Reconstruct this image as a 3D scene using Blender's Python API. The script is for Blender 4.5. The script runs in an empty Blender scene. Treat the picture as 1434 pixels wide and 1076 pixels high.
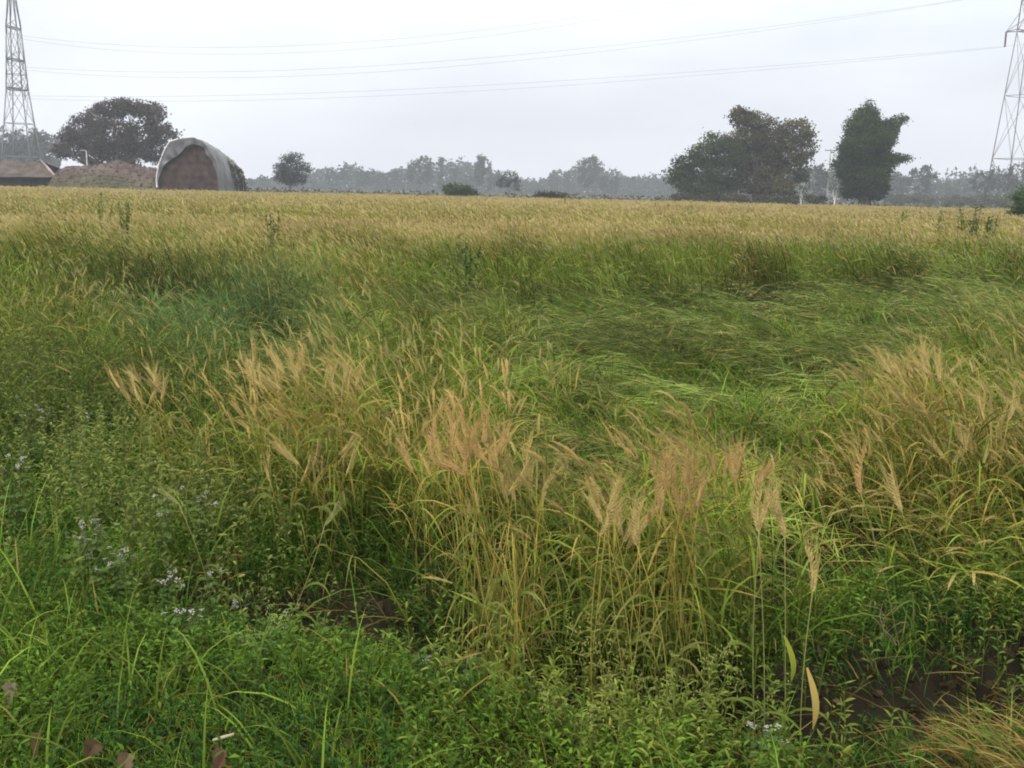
import bpy, math, random
import numpy as np
from mathutils import Matrix, Vector

# ------------------------------------------------------------------ camera, sky, sun, exposure
scene = bpy.context.scene
COL = scene.collection
F = 1450.0                     # focal length in photograph pixels (1434 wide)
CH = 1.50                      # eye height
PITCH = math.atan(270.0 / F)
ROLL = math.radians(1.33)
_f = np.array([0, math.cos(PITCH), -math.sin(PITCH)])
_r0 = np.array([1.0, 0, 0]); _u0 = np.array([0, math.sin(PITCH), math.cos(PITCH)])
_r = _r0 * math.cos(ROLL) + _u0 * math.sin(ROLL)
_u = _u0 * math.cos(ROLL) - _r0 * math.sin(ROLL)
EYE = np.array([0, 0, CH])
cam = bpy.data.cameras.new('camera'); co = bpy.data.objects.new('camera', cam); COL.objects.link(co)
cam.sensor_width = 36; cam.lens = 36 * F / 1434; cam.clip_start = 0.05; cam.clip_end = 6000
M = Matrix(((_r[0], _u[0], -_f[0], 0), (_r[1], _u[1], -_f[1], 0), (_r[2], _u[2], -_f[2], CH), (0, 0, 0, 1)))
co.matrix_world = M
scene.camera = co

SUN_EL, SUN_AZ = math.radians(48), math.radians(215)
world = bpy.data.worlds.new('World'); scene.world = world; world.use_nodes = True
nt = world.node_tree; N = nt.nodes; Lk = nt.links; N.clear()
wo = N.new('ShaderNodeOutputWorld'); bg = N.new('ShaderNodeBackground'); bg.inputs['Strength'].default_value = 0.1
sky = N.new('ShaderNodeTexSky'); sky.sky_type = 'NISHITA'; sky.sun_disc = False
sky.sun_elevation = SUN_EL; sky.sun_rotation = SUN_AZ; sky.dust_density = 3
tc = N.new('ShaderNodeTexCoord'); sx = N.new('ShaderNodeSeparateXYZ'); Lk.new(tc.outputs['Generated'], sx.inputs[0])
ramp = N.new('ShaderNodeValToRGB'); Lk.new(sx.outputs['Z'], ramp.inputs[0])
SKYK = [(0.0, (.74, .74, .82)), (0.10, (.76, .78, .85)), (0.20, (.86, .91, .94)), (0.5, (1.32, 1.32, 1.27)), (1.0, (1.78, 1.75, 1.63))]
while len(ramp.color_ramp.elements) < len(SKYK): ramp.color_ramp.elements.new(0.5)
for e, (p, c) in zip(ramp.color_ramp.elements, SKYK):
    e.position = p; e.color = (c[0] / 2, c[1] / 2, c[2] / 2, 1)
mp = N.new('ShaderNodeMapping'); mp.inputs['Scale'].default_value = (1.2, 1.2, 4.5); Lk.new(tc.outputs['Generated'], mp.inputs[0])
no = N.new('ShaderNodeTexNoise'); no.inputs['Scale'].default_value = 2.2; no.inputs['Detail'].default_value = 4; Lk.new(mp.outputs[0], no.inputs['Vector'])
mr = N.new('ShaderNodeMapRange'); mr.inputs[1].default_value = .3; mr.inputs[2].default_value = .7; mr.inputs[3].default_value = 16.4; mr.inputs[4].default_value = 22.2
Lk.new(no.outputs[0], mr.inputs[0])
mx_ = N.new('ShaderNodeMapRange'); mx_.inputs[1].default_value = -.5; mx_.inputs[2].default_value = .5; mx_.inputs[3].default_value = 1.05; mx_.inputs[4].default_value = .91; Lk.new(sx.outputs['X'], mx_.inputs[0])
mm_ = N.new('ShaderNodeMath'); mm_.operation = 'MULTIPLY'; Lk.new(mr.outputs[0], mm_.inputs[0]); Lk.new(mx_.outputs[0], mm_.inputs[1])
vm = N.new('ShaderNodeVectorMath'); vm.operation = 'SCALE'; Lk.new(ramp.outputs[0], vm.inputs[0]); Lk.new(mm_.outputs[0], vm.inputs['Scale'])
v2 = N.new('ShaderNodeVectorMath'); v2.operation = 'SCALE'; v2.inputs['Scale'].default_value = 0.12; Lk.new(sky.outputs[0], v2.inputs[0])
va = N.new('ShaderNodeVectorMath'); va.operation = 'ADD'; Lk.new(vm.outputs[0], va.inputs[0]); Lk.new(v2.outputs[0], va.inputs[1])
Lk.new(va.outputs[0], bg.inputs['Color']); Lk.new(bg.outputs[0], wo.inputs['Surface'])

sl = bpy.data.lights.new('sun', 'SUN'); sl.energy = 1.5; sl.angle = math.radians(10); sl.color = (1, .96, .9)
so = bpy.data.objects.new('sun', sl); COL.objects.link(so)
sd = Vector((math.sin(SUN_AZ) * math.cos(SUN_EL), math.cos(SUN_AZ) * math.cos(SUN_EL), math.sin(SUN_EL)))
so.rotation_euler = sd.to_track_quat('Z', 'Y').to_euler()
vs = scene.view_settings; vs.view_transform = 'Standard'; vs.look = 'None'; vs.exposure = 0.38; vs.gamma = 1
cy = scene.cycles
cy.use_denoising = True; cy.max_bounces = 5; cy.diffuse_bounces = 2; cy.glossy_bounces = 1; cy.transmission_bounces = 3
cy.transparent_max_bounces = 4; cy.volume_bounces = 0; cy.sample_clamp_indirect = 4; cy.filter_width = 1.9

# ------------------------------------------------------------------ geometry helpers
rng = np.random.default_rng(7); random.seed(7)
R = math.radians
def dirpx(px, py):
    return _f + _r * ((px - 717) / F) + _u * ((538 - py) / F)
def onz(px, py, z=0.0):                    # world point on the height z seen at a photograph pixel
    d = dirpx(px, py); t = (z - CH) / d[2]; return EYE + d * t
def ony(px, py, Y):                        # world point at the distance Y
    d = dirpx(px, py); return EYE + d * (Y / d[1])
def proj(x, y, z):                         # world -> photograph pixels
    dx, dy, dz = x, y, z - CH
    w = np.maximum(dx * _f[0] + dy * _f[1] + dz * _f[2], 1e-3)
    a = (dx * _r[0] + dy * _r[1] + dz * _r[2]) / w
    b = (dx * _u[0] + dy * _u[1] + dz * _u[2]) / w
    return 717 + a * F, 538 - b * F
def _h(i, j, s):
    n = (i * 374761393 + j * 668265263 + s * 974711) & 0x7fffffff
    n = ((n ^ (n >> 13)) * 1274126177) & 0x7fffffff
    return ((n ^ (n >> 16)) & 0xffff) / 65535.0
def vn(x, y, s=0):
    x = np.asarray(x, float); y = np.asarray(y, float)
    i = np.floor(x).astype(np.int64); j = np.floor(y).astype(np.int64)
    a = x - i; b = y - j; a = a * a * (3 - 2 * a); b = b * b * (3 - 2 * b)
    return (_h(i, j, s) * (1 - a) + _h(i + 1, j, s) * a) * (1 - b) + (_h(i, j + 1, s) * (1 - a) + _h(i + 1, j + 1, s) * a) * b
def fbm(x, y, s=0, o=3):
    t = 0; amp = .5; tot = 0
    for k in range(o):
        t = t + amp * vn(x * 2 ** k, y * 2 ** k, s + 17 * k); tot += amp; amp *= .5
    return t / tot
def sm(a, b, x):
    t = np.clip((x - a) / (b - a), 0, 1); return t * t * (3 - 2 * t)
def blob(u, v, cu, cv, ru, rv):
    return np.exp(-(((u - cu) / ru) ** 2 + ((v - cv) / rv) ** 2))

class MB:                                  # numpy mesh builder: quads and triangles with a colour per vertex
    def __init__(s): s.v = []; s.q = []; s.c = []; s.n = 0
    def add(s, v, q, c):
        v = np.asarray(v, float).reshape(-1, 3); q = np.asarray(q, np.int64).reshape(-1, 4)
        c = np.asarray(c, float)
        if c.ndim == 1: c = np.broadcast_to(c, (len(v), 3))
        s.v.append(v); s.q.append(q + s.n); s.c.append(c.reshape(-1, 3)); s.n += len(v)
    def build(s, name, mat, parent=None, origin=None, smooth=False, at=None):
        v = np.concatenate(s.v); q = np.concatenate(s.q); c = np.concatenate(s.c)
        if origin is not None: v = v - np.asarray(origin)
        me = bpy.data.meshes.new(name)
        me.vertices.add(len(v)); me.vertices.foreach_set('co', v.astype(np.float32).ravel())
        tri = q[:, 3] == q[:, 0] if False else (q[:, 3] < 0)
        me.loops.add(len(q) * 4); me.loops.foreach_set('vertex_index', q.astype(np.int32).ravel())
        me.polygons.add(len(q)); me.polygons.foreach_set('loop_start', np.arange(len(q), dtype=np.int32) * 4)
        me.update(calc_edges=True)
        if smooth: me.polygons.foreach_set('use_smooth', np.ones(len(q), bool))
        ca_ = me.color_attributes.new('Col', 'FLOAT_COLOR', 'POINT')
        ca_.data.foreach_set('color', np.concatenate([c, np.ones((len(c), 1))], 1).astype(np.float32).ravel())
        me.materials.append(mat)
        o = bpy.data.objects.new(name, me); COL.objects.link(o)
        if parent is not None: o.parent = parent
        elif origin is not None: o.location = origin
        elif at is not None: o.location = at
        return o

def tag(o, label=None, cat=None, group=None, kind=None):
    if label: o['label'] = label
    if cat: o['category'] = cat
    if group: o['group'] = group
    if kind: o['kind'] = kind
    return o
def empty(name, loc, label, cat, group=None, rz=0):
    o = bpy.data.objects.new(name, None); COL.objects.link(o); o.location = loc; o.rotation_euler = (0, 0, rz)
    o.empty_display_size = .2
    return tag(o, label, cat, group)
def copy_tree(o, parent=None):
    c = o.copy(); COL.objects.link(c)
    if parent is not None: c.parent = parent
    for ch in [x for x in bpy.data.objects if x.parent == o]: copy_tree(ch, c)
    return c

P_LEAF = lambda t: np.clip(np.minimum(.45 + 1.6 * t, 1) * (1 - t ** 2.2), .03, 1)
P_STEM = lambda t: 1 - .35 * t
P_EAR = lambda t: np.clip(np.sin(np.pi * np.clip(.12 + .86 * t, 0, 1)) ** .6, .12, 1)
P_OVATE = lambda t: np.clip(np.sin(np.pi * np.clip(.06 + .93 * t, 0, 1)) ** .8, .05, 1)
def ribbons(mb, base, az, L, th0, th1, w, K, c0, c1, prof=P_LEAF, twist=0.0, pw=1.4):
    """curved ribbons; angles from the vertical; returns centre lines (n,K+1,3) and tip angle"""
    n = len(base); L = np.broadcast_to(L, (n,)); w = np.broadcast_to(w, (n,)); az = np.broadcast_to(az, (n,))
    th0 = np.broadcast_to(th0, (n,)); th1 = np.broadcast_to(th1, (n,)); twist = np.broadcast_to(twist, (n,))
    c0 = np.broadcast_to(c0, (n, 3)); c1 = np.broadcast_to(c1, (n, 3))
    t = np.linspace(0, 1, K + 1)
    th = th0[:, None] + (th1 - th0)[:, None] * t[None] ** pw
    tm = (th[:, 1:] + th[:, :-1]) / 2; st = L[:, None] / K
    hz = np.concatenate([np.zeros((n, 1)), np.cumsum(np.sin(tm) * st, 1)], 1)
    vz = np.concatenate([np.zeros((n, 1)), np.cumsum(np.cos(tm) * st, 1)], 1)
    ca, sa = np.cos(az)[:, None], np.sin(az)[:, None]
    ctr = np.stack([base[:, None, 0] + hz * ca, base[:, None, 1] + hz * sa, base[:, None, 2] + vz], 2)
    perp = np.stack([-sa + 0 * th, ca + 0 * th, 0 * th], 2)
    nor = np.stack([np.cos(th) * ca, np.cos(th) * sa, -np.sin(th)], 2)
    W = np.cos(twist)[:, None, None] * perp + np.sin(twist)[:, None, None] * nor
    W = W * (w[:, None] * prof(t)[None] / 2)[:, :, None]
    v = np.stack([ctr - W, ctr + W], 2)                      # n,K+1,2,3
    idx = (np.arange(n)[:, None] * (K + 1) + np.arange(K)[None]) * 2
    q = np.stack([idx, idx + 1, idx + 3, idx + 2], 2)
    c = c0[:, None, None] * (1 - t)[None, :, None, None] + c1[:, None, None] * t[None, :, None, None]
    c = np.broadcast_to(c, (n, K + 1, 2, 3))
    mb.add(v, q, c)
    return ctr, th
def tube(mb, pts, rad, c, sides=6):
    pts = np.asarray(pts, float); n = len(pts); rad = np.broadcast_to(rad, (n,))
    d = np.gradient(pts, axis=0); d /= np.linalg.norm(d, axis=1)[:, None] + 1e-9
    ref = np.where(np.abs(d[:, 2:3]) > .9, np.array([[1., 0, 0]]), np.array([[0, 0, 1.]]))
    a = np.cross(d, ref); a /= np.linalg.norm(a, axis=1)[:, None] + 1e-9; b = np.cross(d, a)
    an = np.linspace(0, 2 * np.pi, sides, endpoint=False)
    v = pts[:, None] + rad[:, None, None] * (np.cos(an)[None, :, None] * a[:, None] + np.sin(an)[None, :, None] * b[:, None])
    q = []
    for i in range(n - 1):
        for k in range(sides):
            q.append((i * sides + k, i * sides + (k + 1) % sides, (i + 1) * sides + (k + 1) % sides, (i + 1) * sides + k))
    if sides == 6: q += [(0, 1, 2, 3), (0, 3, 4, 5)]; m = (n - 1) * sides; q += [(m, m + 1, m + 2, m + 3), (m, m + 3, m + 4, m + 5)]
    if sides == 4: m = (n - 1) * 4; q += [(3, 2, 1, 0), (m, m + 1, m + 2, m + 3)]
    mb.add(v, q, c)
def bar(mb, a, b, r, c): tube(mb, [a, b], r, c, 4)
def quads(mb, ctr, size, c, flat=0.0, asp=1.6):
    n = len(ctr)
    a = rng.normal(size=(n, 3)); a /= np.linalg.norm(a, axis=1)[:, None]
    b = rng.normal(size=(n, 3)); b[:, 2] *= (1 - flat); b -= a * (a * b).sum(1)[:, None]; b /= np.linalg.norm(b, axis=1)[:, None] + 1e-9
    s = np.broadcast_to(size, (n,))[:, None]
    a = a * s * .5 * asp; b = b * s * .5 / asp
    # a leaf shape: kite pointed at both ends
    v = np.stack([ctr - a, ctr - b + a * .1, ctr + a, ctr + b + a * .1], 1)
    q = np.arange(n * 4).reshape(n, 4)
    c = np.broadcast_to(c, (n, 3)); mb.add(v, q, np.repeat(c[:, None], 4, 1))

# ------------------------------------------------------------------ materials
def veg_mat(name, transl=.25, rough=.6, spec=.25, noise=0.0, nscale=8):
    m = bpy.data.materials.new(name); m.use_nodes = True; n = m.node_tree.nodes; l = m.node_tree.links
    p = n['Principled BSDF']; p.inputs['Roughness'].default_value = rough; p.inputs['Specular IOR Level'].default_value = spec
    a = n.new('ShaderNodeAttribute'); a.attribute_name = 'Col'; src = a.outputs['Color']
    if noise > 0:
        t = n.new('ShaderNodeTexCoord'); z = n.new('ShaderNodeTexNoise'); z.inputs['Scale'].default_value = nscale; z.inputs['Detail'].default_value = 6
        l.new(t.outputs['Object'], z.inputs['Vector'])
        r = n.new('ShaderNodeMapRange'); r.inputs[1].default_value = .3; r.inputs[2].default_value = .7; r.inputs[3].default_value = 1 - noise; r.inputs[4].default_value = 1 + noise
        l.new(z.outputs[0], r.inputs[0])
        s = n.new('ShaderNodeVectorMath'); s.operation = 'SCALE'; l.new(src, s.inputs[0]); l.new(r.outputs[0], s.inputs['Scale']); src = s.outputs[0]
        b = n.new('ShaderNodeBump'); b.inputs['Strength'].default_value = .5; b.inputs['Distance'].default_value = .3 / nscale; l.new(z.outputs[0], b.inputs['Height']); l.new(b.outputs[0], p.inputs['Normal'])
    l.new(src, p.inputs['Base Color'])
    if transl > 0:
        tr = n.new('ShaderNodeBsdfTranslucent'); l.new(src, tr.inputs['Color'])
        mx = n.new('ShaderNodeMixShader'); mx.inputs[0].default_value = transl
        l.new(p.outputs[0], mx.inputs[1]); l.new(tr.outputs[0], mx.inputs[2]); l.new(mx.outputs[0], n['Material Output'].inputs['Surface'])
    return m
MV = veg_mat('blade', .25, .75, .08)
MT = veg_mat('tree_leaf', .2, .8, .06)
MBARK = veg_mat('bark', 0, .9, .1, .35, 3)
MSTEEL = veg_mat('galvanised_steel', 0, .6, .3, .15, 1.5)
MEARTH = veg_mat('earth', 0, .95, .05, .35, 1.2)
MTARP = veg_mat('tarpaulin', 0, .42, .5, .18, .9)

def soil_mat():
    m = bpy.data.materials.new('soil'); m.use_nodes = True; n = m.node_tree.nodes; l = m.node_tree.links
    p = n['Principled BSDF']; p.inputs['Roughness'].default_value = .95; p.inputs['Specular IOR Level'].default_value = .1
    t = n.new('ShaderNodeTexCoord'); z = n.new('ShaderNodeTexNoise'); z.inputs['Scale'].default_value = 3; z.inputs['Detail'].default_value = 8
    l.new(t.outputs['Object'], z.inputs['Vector'])
    r = n.new('ShaderNodeValToRGB'); l.new(z.outputs[0], r.inputs[0])
    r.color_ramp.elements[0].position = .3; r.color_ramp.elements[0].color = (.007, .006, .004, 1)
    r.color_ramp.elements[1].position = .7; r.color_ramp.elements[1].color = (.026, .020, .012, 1)
    a = n.new('ShaderNodeAttribute'); a.attribute_name = 'Col'
    mx = n.new('ShaderNodeMix'); mx.data_type = 'RGBA'; mx.blend_type = 'ADD'; mx.inputs[0].default_value = 1
    l.new(r.outputs[0], mx.inputs[6]); l.new(a.outputs['Color'], mx.inputs[7]); l.new(mx.outputs[2], p.inputs['Base Color'])
    b = n.new('ShaderNodeBump'); b.inputs['Strength'].default_value = .8; b.inputs['Distance'].default_value = .04
    l.new(z.outputs[0], b.inputs['Height']); l.new(b.outputs[0], p.inputs['Normal'])
    return m
MSOIL = soil_mat()

# ------------------------------------------------------------------ terrain
FURROW = [onz(280, 830)[:2], onz(440, 830)[:2], onz(600, 905)[:2], onz(860, 985)[:2], onz(1120, 1000)[:2], onz(1300, 965)[:2], onz(1434, 925)[:2], onz(1700, 850)[:2]]
def segdist(x, y, pl):
    d = np.full(np.shape(x), 1e9)
    for (a, b) in zip(pl[:-1], pl[1:]):
        ab = b - a; t = np.clip(((x - a[0]) * ab[0] + (y - a[1]) * ab[1]) / (ab @ ab), 0, 1)
        d = np.minimum(d, np.hypot(x - a[0] - t * ab[0], y - a[1] - t * ab[1]))
    return d
HOLE = onz(440, 835)
def ground_z(x, y):
    x = np.asarray(x, float); y = np.asarray(y, float)
    near = 1 - sm(8, 14, y)
    z = (fbm(x * 1.3, y * 1.3, 5) - .5) * .12 * near + (fbm(x * .12, y * .12, 9) - .5) * .25 * sm(6, 20, y)
    d = segdist(x, y, FURROW)
    z = z - .20 * np.exp(-(d / .17) ** 2) * near
    z = z - .14 * np.exp(-(((x - HOLE[0]) / .34) ** 2 + ((y - HOLE[1]) / .5) ** 2))
    return z
xs = np.concatenate([-np.geomspace(1000, 6.2, 40), np.arange(-6, 6.01, .07), np.geomspace(6.2, 1000, 40)])
ys = np.concatenate([np.array([-120, -40, -15, -6, -2, 0]), np.arange(.6, 9, .07), np.geomspace(9.1, 1050, 90)])
X, Y = np.meshgrid(xs, ys); Z = ground_z(X, Y)
mb = MB(); nx, ny = len(xs), len(ys)
i = np.arange(nx * ny).reshape(ny, nx)
gc = np.zeros((ny, nx, 3)); far = sm(118, 150, Y)
gc[..., 0] = .040 * far; gc[..., 1] = .042 * far; gc[..., 2] = .018 * far
near_g = (1 - sm(120, 122, Y)) * sm(14, 25, Y)
gc += near_g[..., None] * np.array([.10, .08, .03])
mb.add(np.stack([X, Y, Z], 2), np.stack([i[:-1, :-1], i[:-1, 1:], i[1:, 1:], i[1:, :-1]], 2), gc.reshape(-1, 3))
tag(mb.build('ground', MSOIL, smooth=True), kind='structure')

# ------------------------------------------------------------------ crop maps (u,v = photograph pixels of the canopy, measured)
FRONT_U = [-400, 0, 150, 260, 330, 420, 540, 590, 700, 820, 950, 1060, 1130, 1220, 1330, 1434, 1800]
FRONT_V = [600, 640, 640, 690, 735, 745, 760, 890, 935, 930, 960, 965, 900, 850, 840, 830, 800]
def front(u0): return np.interp(u0, FRONT_U, FRONT_V)
def lodged(u, v, x, y):                    # 1 where the crop lies flat; u,v of a point at 0.3 m
    n = (fbm(x * .5, y * .5, 31) - .5)
    a = sm(1.0, .75, np.hypot((u - 1065) / 440, (v - 478) / 88) + n * .6)
    b = sm(1.0, .6, np.hypot((u - 600) / 190, (v - 452) / 42) + n * .6)
    c = sm(1.0, .6, np.hypot((u - 1330) / 170, (v - 425) / 50) + n * .6)
    e = sm(1.0, .7, np.hypot((u - 245) / 120, (v - 440) / 30) + n * .5); g = sm(1.0, .7, np.hypot((u - 400) / 95, (v - 500) / 28) + n * .5)
    k = sm(1.0, .7, np.hypot((u - 800) / 150, (v - 640) / 40) + n * .6); q = sm(1.0, .6, np.hypot((u - 1130) / 110, (v - 730) / 55) + n * .5)
    return np.clip(np.maximum.reduce([a, b * .8, c * .8, e, g, k * .8, q * .8]), 0, 1)
def gold(u, v, x, y):
    n = fbm(x * .9, y * .9, 3); n2 = fbm(x * .22, y * .22, 44)
    g = .50 + (n - .5) * 1.1 + (n2 - .5) * .5 + (fbm(x * 3.1, y * 3.1, 33) - .5) * 1.1
    g += .55 * sm(345, 318, v) * (.62 + .38 * sm(250, 620, u))
    g -= .45 * blob(u, v, 60, 350, 150, 45)
    g -= 1.0 * blob(u, v, 240, 385, 95, 32) + 1.0 * blob(u, v, 390, 420, 110, 45) + .55 * blob(u, v, 640, 400, 60, 40)
    g -= .45 * sm(335, 350, v) * sm(425, 410, v) * sm(520, 600, u)
    g -= .7 * blob(u, v, 1000, 455, 400, 45)
    g += .6 * blob(u, v, 420, 500, 120, 45) + .6 * blob(u, v, 190, 515, 70, 35) + .9 * blob(u, v, 640, 585, 110, 55)
    g += .8 * blob(u, v, 950, 655, 70, 50) + .5 * blob(u, v, 1280, 500, 90, 35) + .35 * blob(u, v, 1250, 600, 300, 80)
    g -= .6 * blob(u, v, 1110, 620, 70, 60) + .5 * blob(u, v, 560, 800, 80, 120) + .6 * blob(u, v, 60, 560, 160, 120)
    g -= .5 * blob(u, v, 380, 640, 60, 60)
    g += .35 * blob(u, v, 420, 640, 120, 70)
    return np.clip(g, 0, 1)
def gaps(u, v):                            # thin, dark places in the stand
    return np.clip(blob(u, v, 1190, 790, 120, 75) + .8 * blob(u, v, 800, 640, 90, 40) + .6 * blob(u, v, 330, 690, 90, 40), 0, 1)
def height(u, v, x, y):
    h = .76 + (fbm(x * .7, y * .7, 12) - .5) * .24 + (fbm(x * 2.3, y * 2.3, 13) - .5) * .30
    h -= .13 * sm(700, 900, u) * sm(7, 5, y)
    h -= .30 * sm(900, 700, u) * sm(440, 500, v) * (1 - np.clip(1.1 * blob(u, v, 650, 590, 120, 70) + .7 * blob(u, v, 430, 500, 110, 30) + .6 * blob(u, v, 870, 700, 60, 60), 0, 1))
    h -= .34 * blob(u, v, 60, 560, 220, 150)
    h -= .18 * blob(u, v, 840, 560, 80, 40)
    h -= (.06 + .36 * sm(.42, .56, fbm(x * .95, y * .95, 611))) * sm(520, 600, u) * sm(1330, 1180, u) * sm(4.0, 4.7, np.hypot(x, y)) * sm(8.5, 7, y)
    h -= .25 * blob(u, v, 480, 700, 130, 60)
    return np.minimum(h, .92)
def lean_az(u, v, x, y):                   # mostly towards the left, swirling
    a = np.pi + (fbm(x * .35, y * .35, 21) - .5) * 4.0 + (fbm(x * 1.6, y * 1.6, 23) - .5) * 5.0
    a = np.where((u > 520) & (u < 760) & (v > 520), a - np.pi * .8, a)
    return a

GREEN = np.array([.115, .165, .022]); DKGREEN = np.array([.040, .068, .010]); BLUEG = np.array([.050, .092, .030])
STRAW = np.array([.40, .29, .075]); OCHRE = np.array([.27, .18, .045]); GOLD = np.array([.40, .315, .115]); TAN = np.array([.42, .28, .105])
def lerp(a, b, t): return a * (1 - t)[:, None] + b * t[:, None]

def wedge(r0, r1, dens, half):
    area = half * (r1 * r1 - r0 * r0); n = int(area * dens)
    r = np.sqrt(rng.random(n) * (r1 * r1 - r0 * r0) + r0 * r0); a = (rng.random(n) * 2 - 1) * half
    return r * np.sin(a), r * np.cos(a)

def awns(mb, ctr, th, az, n, L, w, col, spread=.24):
    """stiff bristles fanned out along an ear's centre line"""
    m, K1, _ = ctr.shape
    for k in range(n):
        f = (k + .5) / n * (K1 - 1) * .9; j = int(f); a = f - j
        b = ctr[:, j] * (1 - a) + ctr[:, min(j + 1, K1 - 1)] * a
        t = th[:, j] + rng.normal(0, spread, m); z = az + rng.normal(0, .5, m)
        ribbons(mb, b, z, L * rng.uniform(.7, 1.2, m), t, t + .1, w, 1, col, col * 1.1, prof=lambda t: 1 - .85 * t, twist=rng.uniform(0, 3.1, m))

def wheat_band(name, r0, r1, dens, half, lod, label):
    x, y = wedge(r0, r1, dens, half)
    u0, v0 = proj(x, y, 0.0); u, v = proj(x, y, .72); u3, v3 = proj(x, y, .3)
    keep = (v0 < front(u0) + rng.normal(0, 12, len(x))) & (rng.random(len(x)) > .0)
    dn = fbm(x * 2.2, y * 2.2, 77)
    keep &= rng.random(len(x)) < .45 + 1.1 * dn
    pk = sm(.34, .50, fbm(x * 1.15, y * 1.15, 707)); keep &= rng.random(len(x)) < np.where(np.hypot(x, y) < 12, .12 + .88 * pk, 1.)
    # the weedy corner on the left has little wheat
    weedy = blob(u0, v0, 40, 620, 230, 100)
    keep &= rng.random(len(x)) > 1.25 * weedy
    keep &= rng.random(len(x)) > .92 * gaps(u0, v0)
    x, y, u0, v0, u, v, u3, v3 = [a[keep] for a in (x, y, u0, v0, u, v, u3, v3)]
    lod_ = lodged(u3, v3, x, y); g = gold(u, v, x, y); h = height(u, v, x, y) * rng.uniform(.78, 1.12, len(x))
    g = np.clip(g + rng.normal(0, .16, len(x)), 0, 1)
    n = len(x); dist_ = np.hypot(x, y); az = lean_az(u, v, x, y) + rng.normal(0, .45, n) + lod_ * (fbm(x * 1.1, y * 1.1, 301) - .5) * 5
    wild = .10 + .5 * fbm(x * .8, y * .8, 61) ** 1.5
    th1 = .15 + wild + np.abs(rng.normal(0, .22, n)); th0 = rng.normal(.06, .08, n)
    patch = sm(.52, .62, fbm(x * 1.25, y * 1.25, 201)) * (dist_ < 11)
    flat = np.clip(lod_ + (rng.random(n) < .06 + .55 * patch) * rng.uniform(.4, .9, n), 0, 1)
    th0 = th0 + flat * 1.12; th1 = th1 * (1 - flat * .7) + flat * rng.normal(1.5, .16, n)
    h = h * (1 - .35 * np.clip(flat, 0, 1))
    base = np.stack([x, y, ground_z(x, y) - .02], 1); base[:, 2] += .04 + lod_ * rng.random(n) * (.10 + .30 * fbm(x * 1.3, y * 1.3, 302))
    dist = np.hypot(x, y); px = dist / 1035.0
    gr = lerp(GREEN, BLUEG, np.clip(blob(u, v, 240, 385, 120, 40) + blob(u, v, 390, 420, 130, 60), 0, 1))
    gr = lerp(gr, np.array([.150, .205, .055]), lod_ * .75) * (1 - .22 * sm(330, 345, v) * sm(430, 405, v) * sm(480, 620, u))[:, None]
    gr = gr * (rng.uniform(.45, 1.6, n) * (.42 + .85 * sm(.28, .66, fbm(x * 1.1, y * 1.1, 141))))[:, None]
    deadstem = np.clip(g * 1.0 - .42 + rng.normal(0, .2, n), 0, 1)
    red = np.clip(blob(u, v, 650, 585, 110, 60) + blob(u, v, 950, 655, 80, 55) + .3 * vn(x * 1.7, y * 1.7, 91), 0, 1)
    earc = lerp(lerp(np.array([.19, .21, .075]), GOLD, g), TAN, red * g * .8) * rng.uniform(.75, 1.25, n)[:, None]
    earc = lerp(earc, np.array([.42, .335, .165]) * rng.uniform(.75, 1.2, n)[:, None], np.clip((dist_ - 9) / 10, 0, 1) * g * .85)
    stc0 = lerp(gr * .8, OCHRE, deadstem * .6); stc1 = lerp(gr * 1.2, STRAW, deadstem)
    mb = MB()
    sw = np.maximum(.0032, px * .55)
    KS = {0: 6, 1: 5, 2: 3, 3: 2}[lod]
    ctr, th = ribbons(mb, base, az, h, th0, th1, sw, KS, stc0, stc1, P_STEM, rng.uniform(0, 3.1, n), pw=1.8)
    tip, tth = ctr[:, -1], th[:, -1]
    # leaves
    nl = {0: 4, 1: 4, 2: 2, 3: 1}[lod]; KL = {0: 5, 1: 4, 2: 3, 3: 2}[lod]
    for k in range(nl):
        f = rng.uniform(.15, .8, n) * KS; j = f.astype(int); a = (f - j)[:, None]; ii = np.arange(n)
        b = ctr[ii, j] * (1 - a) + ctr[ii, np.minimum(j + 1, KS)] * a
        la = np.where(lod_ > .4, az + rng.normal(0, .5, n), rng.uniform(0, 2 * np.pi, n))
        t0 = th[ii, j] + rng.uniform(.15, .6, n); t1 = rng.uniform(1.2, 2.6, n)
        t1 = np.where(lod_ > .4, rng.uniform(1.4, 1.9, n), t1)
        dl = (rng.random(n) < .10 + .35 * g) * rng.uniform(.4, 1, n)
        lc = lerp(gr * 1.1, STRAW * .9, dl)
        lc1 = lerp(gr * 1.35, STRAW, np.clip(dl + .25 * rng.random(n), 0, 1))
        ribbons(mb, b, la, rng.uniform(.14, .30, n), t0, t1, np.maximum(.0085, px * .8) * rng.uniform(.6, 1.2, n), KL, lc, lc1, P_LEAF, rng.normal(0, .5, n))
    # ears
    he = rng.random(n) < np.where(lod_ > .5, .30, .30 + .60 * g)
    he &= ~((lod >= 2) & (rng.random(n) < .1))
    e = np.where(he)[0]
    KE = {0: 8, 1: 5, 2: 3, 3: 2}[lod]
    jag = (lambda t: P_EAR(t) * (1 + .28 * np.cos(t * KE * np.pi))) if lod == 0 else P_EAR
    eth1 = tth[e] + rng.uniform(.1, 1.0, len(e))
    ew = np.maximum(.0095, px[e] * .75)
    el = rng.uniform(.075, .105, len(e)) * (1 if lod < 3 else 1.4)
    for tw in ((0, 1.57) if lod < 2 else (0.8,)):
        ec, eh = ribbons(mb, tip[e], az[e], el, tth[e], eth1, ew, KE, earc[e] * .9, earc[e] * 1.1, jag, tw + (0 if lod < 2 else 1) * rng.uniform(-1, 1, len(e)), pw=1.1)
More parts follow.
